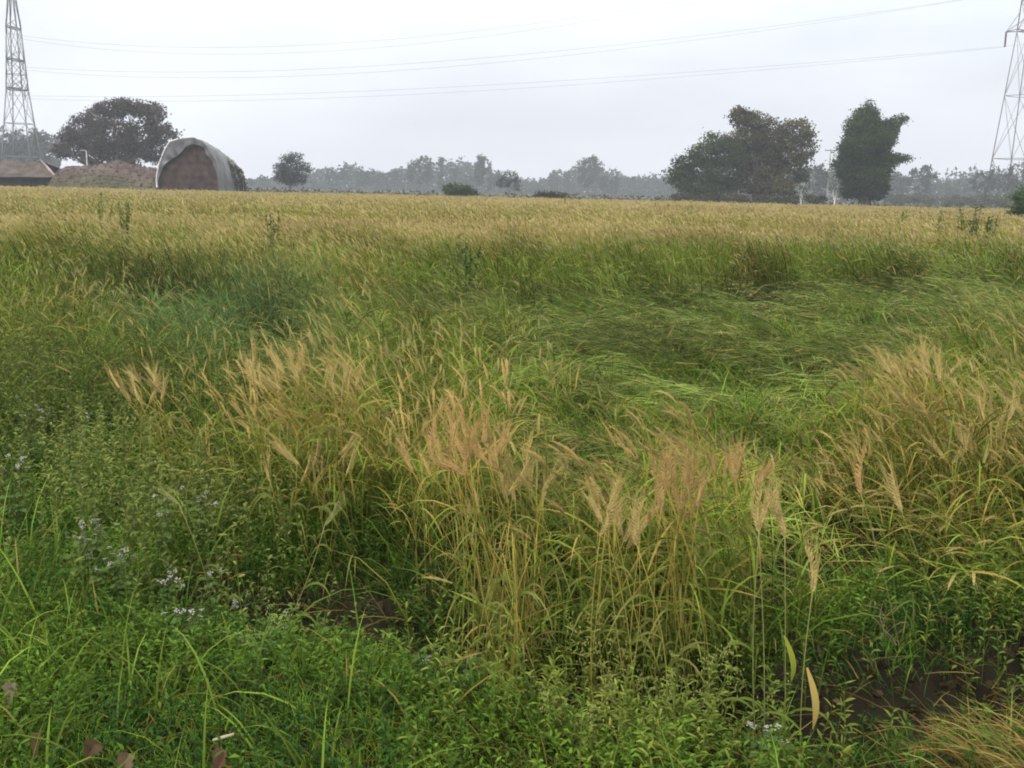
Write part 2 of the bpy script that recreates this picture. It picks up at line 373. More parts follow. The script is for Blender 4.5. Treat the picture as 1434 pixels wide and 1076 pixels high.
    na = {0: 12, 1: 9, 2: 5, 3: 2}[lod]
    awns(mb, ec, eh, az[e], na, .055, np.maximum({0: .0011, 1: .0014, 2: .003, 3: .010}[lod], px[e] * .28), earc[e] * 1.12)
    o = mb.build(name, MV); tag(o, label, 'wheat', kind='stuff')
    return n
wheat_band('wheat_crop', 2.3, 5.2, 430, R(36), 0, 'nearest wheat, green stems topped with bearded golden ears')
wheat_band('wheat_crop', 5.2, 10.5, 330, R(34), 1, 'leaning and beaten down wheat of the middle field')
wheat_band('wheat_crop', 10.5, 26, 130, R(32), 2, 'upright green and gold wheat behind the flattened patch')
wheat_band('wheat_crop', 26, 114, 17, R(31), 3, 'pale gold sheet of ripening wheat running to the tree line')

# ------------------------------------------------------------------ verge grass and undergrowth
def grass(name, label, x, y, hmin, hmax, wide, colfn, K=4, curl=(.9, 2.2)):
    n = len(x); mb = MB()
    base = np.stack([x, y, ground_z(x, y) - .01], 1)
    c = colfn(x, y, n) * (rng.uniform(.5, 1.45, n) * (.55 + .9 * fbm(x * 2.1, y * 2.1, 142)))[:, None]; c1 = c * rng.uniform(1.1, 1.5, n)[:, None]
    dry = (rng.random(n) < .05)[:, None]; c1 = np.where(dry, STRAW * .8, c1)
    cl = vn(x * 3, y * 3, 15) * 6.3
    hh = rng.uniform(hmin, hmax, n) * (.5 + 1.0 * fbm(x * 1.6, y * 1.6, 88))
    ribbons(mb, base, cl + rng.normal(0, 1.2, n), hh, rng.uniform(.0, .6, n), rng.uniform(*curl, n), wide * rng.uniform(.6, 1.3, n), K, c * .75, c1, P_LEAF, rng.normal(0, .5, n), pw=1.3)
    return tag(mb.build(name, MV), label, 'grass', kind='stuff')
def shade(u, v, x, y):
    k = fbm(x * 1.4, y * 1.4, 55)
    return k
def vergecol(x, y, n):
    k = fbm(x * 1.5, y * 1.5, 55); k2 = vn(x * .8, y * .8, 56)
    a = lerp(np.array([.030, .085, .008]), np.array([.125, .235, .020]), np.clip((k - .3) * 2.2 + rng.normal(0, .2, n), 0, 1))
    return lerp(a, np.array([.16, .20, .022]), np.clip(k2 - .5, 0, 1) * .8)
x, y = wedge(1.9, 6.5, 7000, R(37)); u0, v0 = proj(x, y, 0.)
d = segdist(x, y, FURROW); hol = np.exp(-(((x - HOLE[0]) / .40) ** 2 + ((y - HOLE[1]) / .55) ** 2))
k = (v0 > front(u0) - 25 + rng.normal(0, 25, len(x))) & (d > .08 + .14 * rng.random(len(x))) & (hol < .55 + .45 * rng.random(len(x)))
k &= rng.random(len(x)) < .25 + 1.3 * fbm(x * 2.5, y * 2.5, 66)
k &= ~((u0 > 780) & (u0 < 1130) & (rng.random(len(x)) < .55)); k &= ~((u0 > 1090) & (rng.random(len(x)) < .55))
grass('verge_grass', 'short bright green grass of the near field edge', x[k], y[k], .04, .15, .0040, vergecol)
# taller ranker grass
x, y = wedge(2.2, 8.5, 520, R(37)); u0, v0 = proj(x, y, 0.)
d = segdist(x, y, FURROW); hol = np.exp(-(((x - HOLE[0]) / .40) ** 2 + ((y - HOLE[1]) / .55) ** 2))
k = (v0 > 560) & (d > .20) & ~((u0 > 1100) & (v0 > 930)) & (hol < .3) & (rng.random(len(x)) < 1.6 * fbm(x * 1.3, y * 1.3, 99) - .3)
grass('tall_grass', 'taller arching green grass between the weeds and wheat', x[k], y[k], .20, .42, .0065, lambda x, y, n: lerp(DKGREEN, GREEN, vn(x * 2, y * 2, 4)) * rng.uniform(.8, 1.7, n)[:, None], K=5)
# green understorey among the wheat
x, y = wedge(2.4, 12, 620, R(35)); u0, v0 = proj(x, y, 0.)
k = (v0 < front(u0)) & (v0 > 445) & (rng.random(len(x)) < (.2 + 1.2 * fbm(x * 1.7, y * 1.7, 404)) * (.35 + .65 * sm(.30, .46, fbm(x * 1.15, y * 1.15, 707))) - 1.6 * gaps(u0, v0))
grass('field_undergrowth', 'green grass growing low among the wheat stems', x[k], y[k], .20, .58, .0065, lambda x, y, n: lerp(np.array([.035, .075, .010]), np.array([.150, .225, .024]), np.clip(vn(x * 1.6, y * 1.6, 8) + rng.normal(0, .2, n), 0, 1)), K=4)
# straw litter on the ground
x, y = wedge(2.1, 9, 160, R(36)); n = len(x); mb = MB(); base = np.stack([x, y, ground_z(x, y) + rng.uniform(.0, .05, n)], 1)
ribbons(mb, base, rng.uniform(0, 6.3, n), rng.uniform(.06, .25, n), rng.uniform(1.2, 1.6, n), rng.uniform(1.4, 1.8, n), .0045, 3, OCHRE * .45, STRAW * .6, P_STEM, rng.uniform(0, 3, n))
x, y = wedge(2.1, 6.5, 900, R(36)); n = len(x); k = (segdist(x, y, FURROW) < .5) | (rng.random(n) < .15); x, y = x[k], y[k]; n = len(x)
quads(mb, np.stack([x, y, ground_z(x, y) + rng.uniform(.0, .03, n)], 1), rng.uniform(.010, .035, n), lerp(np.tile([.035, .026, .014], (n, 1)), np.tile([.13, .09, .045], (n, 1)), rng.random(n) ** 2), asp=1.3)
n2 = 1500; x, y = wedge(2.1, 5.5, n2 / 18, R(36)); k = segdist(x, y, FURROW) < .35; x, y = x[k], y[k]; n2 = len(x)
ribbons(mb, np.stack([x, y, ground_z(x, y) + rng.uniform(.0, .06, n2)], 1), rng.uniform(0, 6.3, n2), rng.uniform(.08, .3, n2), rng.uniform(1.0, 1.5, n2), rng.uniform(1.3, 2.0, n2), .004, 5, np.array([.06, .05, .02]), np.array([.16, .13, .05]), P_LEAF, rng.uniform(0, 3, n2))
tag(mb.build('straw_litter', MV), 'brown dead straw lying on the dark soil', 'straw', kind='stuff')

def sprigs(mb, x, y, h, nleaf, ll, lw, c, lean=.35, KL=2, z=None):
    n = len(x); z = ground_z(x, y) if z is None else z
    base = np.stack([x, y, z - .01 + 0 * x], 1); az = rng.uniform(0, 6.3, n); K = 5
    ctr, th = ribbons(mb, base, az, h, rng.uniform(0, .15, n), rng.uniform(.05, lean * 2, n), .0035, K, c * .9, c, P_STEM, rng.uniform(0, 3, n))
    for k in range(nleaf):
        f = np.minimum((.15 + .85 * (k + rng.random(n)) / nleaf) * K, K - .01); j = f.astype(int); a = (f - j)[:, None]; ii = np.arange(n)
        b = ctr[ii, j] * (1 - a) + ctr[ii, j + 1] * a
        lc = c * rng.uniform(.75, 1.5, n)[:, None]
        ribbons(mb, b, k * 2.4 + az, ll * rng.uniform(.5, 1.2, n), rng.uniform(.5, 1.2, n), rng.uniform(1.3, 2.1, n), lw * rng.uniform(.6, 1.1, n), KL, lc * .9, lc * 1.15, P_OVATE if KL > 1 else P_LEAF, rng.normal(0, .4, n))
    return ctr
# low leafy ground cover on the verge and over the wet hollows
x, y = wedge(2.0, 6.2, 900, R(37)); u0, v0 = proj(x, y, 0.); d = segdist(x, y, FURROW)
hol = np.exp(-(((x - HOLE[0]) / .40) ** 2 + ((y - HOLE[1]) / .55) ** 2))
k = (v0 > front(u0) - 60) & (hol < .45 + .3 * rng.random(len(x))) & (rng.random(len(x)) < (.25 + 1.0 * fbm(x * 2.2, y * 2.2, 505)) * (.35 + .65 * (d > .16))) & ~((u0 > 1130) & (v0 > 890) & (rng.random(len(x)) < .85))
n = int(k.sum()); mb = MB(); c = lerp(np.array([.020, .055, .010]), np.array([.130, .220, .026]), np.clip(fbm(x[k] * 2, y[k] * 2, 506) * 1.6 - .4 + rng.normal(0, .2, n), 0, 1)) * np.where(d[k] < .22, .6, 1.)[:, None]
sprigs(mb, x[k], y[k], rng.uniform(.06, .19, n), 11, .028, .010, c, KL=2)
tag(mb.build('ground_cover', MV), 'low soft leafy ground cover through the verge grass', 'ground cover', kind='stuff')
# broad leaved weeds in the left corner, along the verge and right of the furrow
def weedstuff(name, label, x, y, hmin, hmax, nleaf, ll, lw, c0, c1):
    n = len(x); mb = MB(); c = lerp(np.array(c0), np.array(c1), np.clip(vn(x * 1.7, y * 1.7, 3) + rng.normal(0, .2, n), 0, 1))
    sprigs(mb, x, y, rng.uniform(hmin, hmax, n) * (.6 + .8 * fbm(x * 1.2, y * 1.2, 28)), nleaf, ll, lw, c, KL=3)
    tag(mb.build(name, MV), label, 'weeds', kind='stuff')
x, y = wedge(2.6, 12, 330, R(36)); u0, v0 = proj(x, y, 0.)
k = rng.random(len(x)) < (1.3 * blob(u0, v0, 60, 600, 260, 130) + .8 * blob(u0, v0, 260, 770, 130, 90)) * (.3 + 1.1 * fbm(x * 1.6, y * 1.6, 71))
weedstuff('leafy_weeds', 'dark green leafy weeds crowding the left corner of the field', x[k], y[k], .25, .50, 16, .034, .010, (.048, .070, .018), (.155, .180, .045))
x, y = wedge(2.3, 5, 420, R(36)); u0, v0 = proj(x, y, 0.)
k = rng.random(len(x)) < (1.2 * blob(u0, v0, 900, 1000, 190, 90) + .9 * blob(u0, v0, 1400, 860, 110, 60) + .5 * blob(u0, v0, 700, 1000, 150, 80)) * (.3 + 1.1 * fbm(x * 1.6, y * 1.6, 71))
weedstuff('creeping_weeds', 'mid green small leaved weeds around the dark furrow', x[k], y[k], .14, .34, 16, .034, .008, (.06, .105, .016), (.17, .20, .035))


# ------------------------------------------------------------------ trees
def lobes_crown(lobes, D, c_hi, c_lo, leaf, dens=1.0, bdepth=.8, seedc=None, thin=0.0):
    """leaf clumps filling ellipsoid lobes given as (px, py, rx, ry) of the photograph, at distance D with real depth"""
    mb = MB(); cs = []
    for lb in lobes:
        px_, py_, rx, ry = lb[:4]; off = lb[4] if len(lb) > 4 else rng.uniform(-.5, .5)
        c = ony(px_, py_, D); k = D / F; a, b = rx * k, ry * k; dp = bdepth * max(a, b)
        c = c + np.array([0, off * dp * 1.2, 0]); cs.append((c, a, b, dp))
        ncl = int(max(6, 3.2 * (a * b + a * dp + b * dp) * dens / (leaf * 2.2) ** 2))
        dv = rng.normal(size=(ncl, 3)); dv /= np.linalg.norm(dv, axis=1)[:, None]
        rr = rng.uniform(.45, 1.02, ncl) ** .7
        cc = c + dv * rr[:, None] * np.array([a, dp, b])
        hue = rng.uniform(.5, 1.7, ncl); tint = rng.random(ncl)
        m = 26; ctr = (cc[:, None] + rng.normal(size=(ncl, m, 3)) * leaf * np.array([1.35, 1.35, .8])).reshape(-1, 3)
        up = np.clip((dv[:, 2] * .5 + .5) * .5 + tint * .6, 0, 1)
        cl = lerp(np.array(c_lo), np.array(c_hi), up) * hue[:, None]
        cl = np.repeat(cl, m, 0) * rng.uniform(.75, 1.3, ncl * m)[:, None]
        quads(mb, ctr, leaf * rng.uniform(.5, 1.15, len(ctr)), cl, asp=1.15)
    return mb, cs
def trunk_mesh(base, cs, r, c, fork=.35, jitter=.6):
    mb = MB(); base = np.array(base, float)
    top = np.mean([x[0] for x in cs], 0); fk = base + (top - base) * fork; fk[2] = base[2] + (top[2] - base[2]) * fork * 1.1
    fk[0] = base[0] + (top[0] - base[0]) * fork * .5
    mid = (base + fk) / 2 + rng.normal(0, r * .4, 3) * [1, 1, 0]
    tube(mb, [base - [0, 0, .3], base + [0, 0, r], mid, fk], [r * 1.5, r * 1.1, r * .9, r * .75], c, 6)
    for (cc, a, b, dp) in cs:
        e = cc + np.array([0, 0, b * .3]); m1 = fk + (e - fk) * .5 + rng.normal(0, .1, 3) * np.linalg.norm(e - fk)
        tube(mb, [fk - [0, 0, r * .3], m1, e], [r * .38, r * .2, r * .06], c, 6)
        for _ in range(3):
            e2 = cc + rng.normal(0, .5, 3) * [a, dp, b]; tube(mb, [m1, (m1 + e2) / 2 + rng.normal(0, .15, 3), e2], [r * .14, r * .09, r * .03], c, 6)
    return mb
def basept(px, D, z=-.1):
    p = ony(px, 400, D)                      # the column of the photograph, followed to the ground
    lo, hi = 200., 400.
    for _ in range(30):
        m = (lo + hi) / 2; p = ony(px, m, D)
        if p[2] > z: lo = m
        else: hi = m
    return p
def big_tree(name, label, cat, D, bpx, lobes, c_hi, c_lo, leaf=.30, tr=.5, bark=(.10, .085, .07), dens=1.0, group=None, fork=.35, bdepth=.8):
    b = basept(bpx, D); root = empty(name, b, label, cat, group)
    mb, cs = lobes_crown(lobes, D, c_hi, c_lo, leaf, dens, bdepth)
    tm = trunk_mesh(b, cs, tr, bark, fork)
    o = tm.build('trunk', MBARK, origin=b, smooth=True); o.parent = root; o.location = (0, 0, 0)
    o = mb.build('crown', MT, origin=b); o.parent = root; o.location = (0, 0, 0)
    return root

big_tree('rain_tree', 'broad dark purplish dome of a tree behind the brick heaps, beside the tarp covered stack', 'tree', 172, 160,
    [(100, 208, 20, 17), (92, 190, 14, 11), (112, 180, 20, 16), (135, 165, 24, 16), (160, 153, 26, 12), (185, 150, 24, 10), (208, 158, 22, 12), (222, 175, 16, 16),
     (238, 187, 13, 6), (130, 195, 26, 18), (160, 190, 30, 22), (195, 192, 32, 24), (215, 208, 22, 20), (170, 215, 34, 20), (132, 218, 22, 14), (88, 212, 12, 10)],
    (.085, .058, .048), (.018, .022, .022), .36, .8, dens=.9, fork=.2)
big_tree('small_tree', 'small dark lone tree with open ragged crown right of the tarp covered stack', 'tree', 200, 407,
    [(407, 240, 16, 9), (393, 236, 8, 9), (414, 222, 10, 7), (424, 234, 9, 7), (401, 226, 8, 7), (391, 248, 8, 8), (418, 250, 11, 9), (405, 252, 10, 8), (430, 238, 5, 4)],
    (.032, .037, .032), (.016, .021, .022), .30, .25, dens=.8)
big_tree('spreading_tree', 'tallest broad olive brown tree in the right hand grove, crown reaching highest', 'tree', 150, 1060,
    [(1040, 165, 22, 11), (1060, 172, 24, 12), (1048, 195, 34, 20), (1085, 195, 30, 18), (1115, 182, 24, 14), (1126, 205, 14, 22), (1100, 215, 36, 20), (1060, 225, 40, 22),
     (1105, 245, 28, 18), (1030, 215, 26, 24), (1060, 255, 40, 18), (1090, 262, 34, 12), (1035, 156, 8, 5), (1123, 250, 8, 8)],
    (.100, .085, .038), (.016, .022, .015), .34, .8, dens=.85, fork=.2)
big_tree('rounded_tree', 'lower rounded dark green tree forming the left half of the right hand grove', 'tree', 147, 985,
    [(950, 238, 14, 14), (965, 228, 18, 16), (985, 214, 20, 18), (1005, 202, 18, 16), (1020, 215, 20, 22), (985, 240, 26, 20), (1010, 245, 26, 22), (955, 256, 14, 16), (975, 264, 22, 12), (1010, 266, 24, 11), (942, 245, 7, 12)],
    (.070, .088, .032), (.014, .024, .015), .32, .6, dens=.85, fork=.2)
big_tree('creeper_covered_tree', 'tall shaggy tree wrapped in dark green creeper, standing right of the grove', 'tree', 138, 1210,
    [(1212, 163, 17, 11), (1205, 178, 24, 16), (1216, 196, 28, 18), (1200, 208, 28, 22), (1218, 218, 28, 22), (1204, 232, 34, 20), (1212, 250, 32, 20), (1212, 268, 30, 16),
     (1196, 240, 24, 22), (1240, 178, 12, 9), (1246, 180, 10, 10), (1240, 192, 10, 10), (1244, 224, 10, 8), (1256, 169, 10, 5), (1266, 165, 6, 3), (1250, 224, 12, 5), (1265, 222, 9, 4), (1216, 148, 4, 7), (1188, 214, 12, 16), (1234, 200, 14, 20), (1236, 228, 12, 20), (1232, 262, 12, 16), (1186, 262, 10, 14)],
    (.050, .088, .024), (.008, .020, .010), .26, .7, dens=1.25, fork=.3)

big_tree('pale_sapling', 'thin whitish bare sapling in front of the right end of the grove', 'tree', 135, 1121,
    [(1118, 262, 7, 5), (1126, 260, 6, 4), (1121, 270, 5, 5)], (.30, .34, .32), (.16, .22, .18), .12, .10, (.50, .52, .48), dens=.10)
big_tree('slender_tree', 'slender pale stemmed tree standing close left of the creeper covered tree', 'tree', 137, 1168,
    [(1162, 246, 8, 9), (1172, 256, 7, 8), (1166, 266, 6, 6), (1176, 268, 6, 8)], (.20, .24, .20), (.07, .10, .08), .16, .13, (.50, .48, .44), dens=.35)

def shrub(label, D, px, lobes, c_hi, c_lo, leaf=.2, dens=1.0, name='shrub'):
    b = basept(px, D); root = empty(name, b, label, 'shrub')
    mb, cs = lobes_crown(lobes, D, c_hi, c_lo, leaf, dens)
    o = trunk_mesh(b, cs, .07, (.08, .07, .05)).build('stem', MBARK, origin=b, smooth=True); o.parent = root; o.location = (0, 0, 0)
    o = mb.build('foliage', MT, origin=b); o.parent = root; o.location = (0, 0, 0)
shrub('low rounded dark green shrub at the far field edge, left of the curled tree', 122, 644, [(634, 266, 12, 7), (648, 268, 16, 7), (658, 270, 8, 5)], (.045, .080, .018), (.012, .022, .012), .2, 1.5)
shrub('low brownish shrub at the far field edge, right of the curled tree', 122, 770, [(762, 275, 12, 4), (778, 275, 14, 4)], (.060, .055, .025), (.030, .028, .018), .2, 1.2)
shrub('brown green thicket at the foot of the two grove trees', 140, 1000, [(955, 277, 16, 6), (990, 278, 20, 6), (1030, 279, 22, 6), (1075, 280, 22, 6), (1110, 280, 14, 6), (1140, 279, 14, 7)], (.070, .060, .035), (.030, .032, .020), .2, .8, 'thicket')
shrub('olive scrub between the creeper covered tree and the right pylon', 250, 1300, [(1255, 280, 18, 6), (1290, 280, 22, 6), (1330, 281, 22, 7), (1370, 280, 22, 9), (1405, 282, 20, 8)], (.080, .085, .045), (.045, .052, .030), .34, .8, 'thicket')
shrub('blurry mid green bush at the right edge of the field below the pylon', 62, 1428, [(1426, 284, 12, 15), (1436, 274, 12, 16), (1428, 302, 14, 12)], (.075, .120, .035), (.035, .060, .020), .12, 1.0)
big_tree('curled_tree', 'small dark tree with curled drooping crown, left of the far brown shrub', 'tree', 230, 713,
    [(704, 250, 5, 5), (712, 244, 5, 4), (722, 250, 5, 7), (713, 256, 6, 7), (723, 262, 4, 5), (700, 258, 4, 6)], (.030, .036, .030), (.015, .022, .020), .30, .16, dens=.7)

# ------------------------------------------------------------------ far line of trees, individually built kinds then copied
def far_proto(kind):
    D = 500.; mb = MB(); tm = MB(); h = {'tall': 17., 'round': 11., 'slim': 15., 'open': 13.}[kind]
    lob = {'tall': [(0, 0, .93, 2.2, 2.2), (-1.6, 0, .78, 2.4, 2.0), (1.9, 1, .72, 2.3, 2.0), (.3, -1, .6, 2.6, 2.0), (-2.4, 0, .52, 2.0, 1.6), (2.6, 0, .48, 1.8, 1.5)],
           'round': [(0, 0, .75, 3.6, 2.6), (-3, 0, .55, 3., 2.6), (3, 1, .55, 3.2, 2.6), (0, 0, .35, 4.8, 2.8)],
           'slim': [(0, 0, .88, 1.2, 2.2), (.2, 0, .68, 1.6, 2.4), (-.2, 0, .46, 1.8, 2.4), (0, 0, .25, 1.6, 2.0)],
           'open': [(-2.2, 0, .86, 1.7, 1.2), (1.4, 0, .93, 1.9, 1.2), (3.4, 0, .76, 1.5, 1.1), (-.4, 1, .70, 1.8, 1.4), (-3.6, 0, .62, 1.4, 1.1), (2.2, 0, .52, 2., 1.4), (0, 0, .35, 2.6, 1.6)]}[kind]
    cs = []
    for (lx, ly, lz, a, b) in lob:
        c = np.array([lx, ly, lz * h]); cs.append((c, a, b, a)); n = 9 if kind != 'round' else 16
        dv = rng.normal(size=(n, 3)); dv /= np.linalg.norm(dv, axis=1)[:, None]
        cc = c + dv * rng.uniform(.4, 1, n)[:, None] * [a, a, b]
        ctr = (cc[:, None] + rng.normal(size=(n, 11, 3)) * .45).reshape(-1, 3)
        cl = np.array([.030, .040, .030]) * np.repeat(rng.uniform(.6, 1.4, n), 11)[:, None]
        quads(mb, ctr, rng.uniform(.55, 1.0, len(ctr)), cl, asp=1.2)
    tm = trunk_mesh((0, 0, 0), cs, .22, (.09, .08, .07), .3)
    root = empty('distant_tree', (0, 0, 0), 'x', 'tree'); a = tm.build('trunk', MBARK, root); b = mb.build('crown', MT, root)
    return root, h
KN = {'tall': 'tall loose crowned', 'round': 'rounded', 'slim': 'slim upright', 'open': 'open branching'}
protos = {k: [far_proto(k) for _ in range(2)] for k in KN}
usedp = set()
FAR = [(8, 196, 'round', 330), (22, 186, 'tall', 330), (40, 196, 'open', 340), (52, 178, 'slim', 330), (62, 190, 'tall', 340), (-14, 190, 'round', 330),
       (352, 250, 'round', 480), (368, 246, 'open', 520), (440, 250, 'round', 540), (463, 238, 'open', 500), (484, 230, 'tall', 500), (506, 237, 'round', 500), (526, 238, 'round', 520), (550, 240, 'open', 520),
       (574, 228, 'tall', 470), (590, 221, 'open', 470), (601, 226, 'tall', 480), (617, 219, 'slim', 460), (636, 236, 'open', 500), (655, 244, 'round', 520), (674, 219, 'open', 450), (668, 230, 'tall', 460), (686, 228, 'slim', 460), (697, 240, 'tall', 450),
       (748, 254, 'round', 620), (775, 240, 'open', 560), (794, 240, 'open', 560), (812, 226, 'tall', 480), (825, 220, 'open', 480), (836, 226, 'tall', 480), (850, 246, 'round', 480), (862, 246, 'slim', 470),
       (885, 256, 'round', 620), (905, 252, 'round', 700), (922, 250, 'open', 700), (1136, 228, 'round', 330), (1148, 236, 'tall', 340), (1248, 240, 'round', 400), (1262, 248, 'open', 400), (1286, 234, 'open', 360), (1296, 242, 'slim', 360),
       (1318, 252, 'round', 460), (1345, 254, 'round', 460), (1372, 244, 'open', 340), (1388, 236, 'tall', 330), (1400, 246, 'open', 330), (1412, 232, 'slim', 330), (1424, 244, 'round', 330)]
REL = [('behind the left pylon legs', -99, 75), ('between tarp covered stack and small dark tree', 75, 380), ('just right of the small dark tree', 380, 535), ('above the green field edge shrub', 535, 665),
       ('left of the small curled tree', 665, 715), ('in the gap right of the curled tree', 715, 800), ('in the middle distance, tallest group right of centre', 800, 868), ('in the hazy gap left of the right grove', 868, 940),
       ('between the grove and the creeper tree', 940, 1200), ('just right of the creeper covered tree', 1200, 1305), ('left of the right pylon', 1305, 1360), ('around the foot of the right pylon', 1360, 1500)]
sig = {}
for j, (px_, ty, kd, D) in enumerate(FAR):
    rel = [r_ for r_ in REL if r_[1] <= px_ < r_[2]][0][0]; sig.setdefault((rel, kd), []).append(j)
for j, (px_, ty, kd, D) in enumerate(FAR):
    rel = [r_ for r_ in REL if r_[1] <= px_ < r_[2]][0][0]; L_ = sig[(rel, kd)]; w_ = ''
    if len(L_) > 1: w_ = {0: 'leftmost ', len(L_) - 1: 'rightmost '}.get(L_.index(j), 'middle ')
    pr, h = protos[kd][j % 2]
    if (kd, j % 2) in usedp: o = copy_tree(pr)
    else: o = pr; usedp.add((kd, j % 2))
    b = basept(px_, D, -.2); t_ = ony(px_, ty, D)[2]; s_ = max(.35, (t_ - b[2]) / (h * .98))
    o.location = b; o.scale = (s_ * rng.uniform(.85, 1.15),) * 2 + (s_,); o.rotation_euler = (0, 0, rng.uniform(0, 6.3))
    if px_ < -5: tag(o, 'hazy rounded tree cut by the left frame edge, behind the pylon', 'tree', 'hazy trees in the distance'); continue
    tag(o, (w_ + KN[kd] + ' hazy grey tree ' + rel).strip(), 'tree', 'hazy trees in the distance')
# the wood behind them reads as one mass
mb = MB()
def wood(px0, px1, D0, D1, top, n, size, c):
    px_ = rng.uniform(px0, px1, n); D = rng.uniform(D0, D1, n)
    X_ = (px_ - 717) / F * D * 1.0; t = np.interp(px_, [a for a, b in top], [b for a, b in top])
    hz = 268 + .0232 * (px_ - 717)
    H = (hz - t) * D / F + CH; H = H * (.55 + .62 * fbm(X_ * .10, D * .05, 3, 2) + .42 * vn(X_ * .03, D * .01, 13)) * (.72 + .5 * vn(X_ * .30, D * .1, 23))
    z = H * rng.random(n) ** .95 * 1.08 - .8
    c_ = np.array(c) * (rng.uniform(.6, 1.4, n) * (.7 + .6 * vn(X_ * .2, z * .4, 6)))[:, None]
    quads(mb, np.stack([X_, D, z], 1), size * rng.uniform(.6, 1.4, n), c_, asp=1.2)
wood(330, 945, 560, 620, [(330, 256), (440, 246), (480, 240), (560, 240), (640, 238), (700, 246), (745, 256), (780, 246), (830, 240), (880, 250), (945, 252)], 15000, 1.7, (.034, .046, .036))
wood(-60, 90, 400, 440, [(-60, 206), (90, 208)], 5000, 1.3, (.045, .045, .042))
wood(930, 1500, 480, 540, [(930, 252), (1150, 244), (1250, 252), (1320, 250), (1500, 244)], 11000, 1.5, (.034, .050, .034))
wood(330, 1500, 850, 930, [(330, 254), (700, 256), (900, 249), (960, 252), (1500, 256)], 9000, 2.6, (.034, .046, .036))
tag(mb.build('distant_woodland', MT), 'long hazy blue grey mass of woodland along the horizon', 'woodland', kind='stuff')
# dull scrub strip between the field and the woods
mb = MB(); n = 9000; X_ = rng.uniform(-90, 110, n); Yy = rng.uniform(117, 210, n)
quads(mb, np.stack([X_, Yy, rng.random(n) ** 1.5 * (.5 + .9 * vn(X_ * .1, Yy * .05, 5))], 1), rng.uniform(.2, .5, n), np.array([.060, .058, .026]) * rng.uniform(.6, 1.3, n)[:, None])
tag(mb.build('scrub', MT), 'dull brown green scrub beyond the far edge of the wheat', 'scrub', kind='stuff')

# ------------------------------------------------------------------ pylons and wires
STEEL = (.20, .205, .215)
def pylon(label, base, H, wb, levels, rot, arm, vis=1.0):
    root = empty('electricity_pylon', base, label, 'pylon', 'lattice electricity pylons', rot)
    zt = np.array([0] + [l for l in np.linspace(0, levels[0] - .2, 4)[1:]] + [l for k in range(len(levels) - 1) for l in np.linspace(levels[k], levels[k + 1], 2 + (k == 0))[1:]] + [H])
    def w(z):
        return np.interp(z, [0, levels[0], levels[-1], H], [wb, wb * .46, wb * .30, wb * .08])
    mb = MB(); R4 = [(-1, -1), (1, -1), (1, 1), (-1, 1)]
    for sx_, sy_ in R4:
        pts = [(sx_ * w(z) / 2, sy_ * w(z) / 2, z) for z in [0, levels[0], levels[-1], H]]
        m2 = MB()
        for a, b in zip(pts[:-1], pts[1:]): bar(m2, a, b, .11 * vis, STEEL)
        m2.build('leg', MSTEEL, root)
    for k in range(len(zt) - 1):
        za, zb = zt[k], zt[k + 1]; wa, wb_ = w(za) / 2, w(zb) / 2
        for q in range(4):
            p, r_ = R4[q], R4[(q + 1) % 4]
            bar(mb, (p[0] * wa, p[1] * wa, za), (r_[0] * wb_, r_[1] * wb_, zb), .045 * vis, STEEL)
            bar(mb, (r_[0] * wa, r_[1] * wa, za), (p[0] * wb_, p[1] * wb_, zb), .045 * vis, STEEL)
            bar(mb, (p[0] * wb_, p[1] * wb_, zb), (r_[0] * wb_, r_[1] * wb_, zb), .055 * vis, STEEL)
    mb.build('bracing', MSTEEL, root)
    att = []
    for z in levels:
        for s in (-1, 1):
            mb = MB(); ww = w(z) / 2
            tip = (0, s * arm, z)
            for sx_ in (-1, 1):
                bar(mb, (sx_ * ww, s * ww, z), tip, .08 * vis, STEEL); bar(mb, (sx_ * ww, s * ww, z + 1.3), tip, .06 * vis, STEEL)
            bar(mb, (-ww, s * ww, z), (ww, s * ww, z), .09 * vis, STEEL)
            cr = mb.build('crossarm', MSTEEL, root)
            m3 = MB(); zz = np.linspace(0, -1.3, 14); tube(m3, [(0, s * arm, z + q_) for q_ in zz], [.04 if i_ % 2 else .12 for i_ in range(14)], (.12, .07, .05), 6)
            m3.build('insulator', MSTEEL, cr)
            att.append(np.array(base) + np.array(Matrix.Rotation(rot, 3, 'Z') @ Vector((0, s * arm, z - 1.3))))
    for sx_, sy_ in R4:
        mb = MB(); tube(mb, [(sx_ * wb / 2, sy_ * wb / 2, -.5), (sx_ * wb / 2, sy_ * wb / 2, .35)], .3, (.35, .34, .32), 6)
        mb.build('footing', MEARTH, root)
    return att
bL = basept(33, 180); bR = basept(1416, 95)
lv = [16.6, 21.3, 26.4]
aL = pylon('complete looking pale steel lattice pylon at the left frame edge behind the brick heaps', bL, 34.5, 5.6, lv, R(3), 3.0, 1.0)
aR = pylon('taller looking steel lattice pylon cut by the right frame edge', bR, 34.5, 3.7, lv, R(34), 2.4, .45)
def wire(a, b, sag, r, label):
    mb = MB(); t = np.linspace(0, 1, 60)[:, None]; p = a * (1 - t) + b * t; p[:, 2] -= (4 * t * (1 - t))[:, 0] * sag
    tube(mb, p, np.linspace(r[0], r[1], 60), (.16, .16, .17), 4)
    o = mb.build('power_line', MSTEEL, origin=tuple(a)); tag(o, label, 'power line', 'wires strung between the two pylons')
NM = ['lowest', 'middle', 'top']; SG = [1.7, 3.4, 5.5]
for k in range(3):
    for s in range(2):
        wire(aL[k * 2 + s], aR[k * 2 + s], SG[k] + s * .3, (.016, .007), '%s level wire between the pylons, on the %s circuit' % (NM[k], ['near', 'far'][s]))
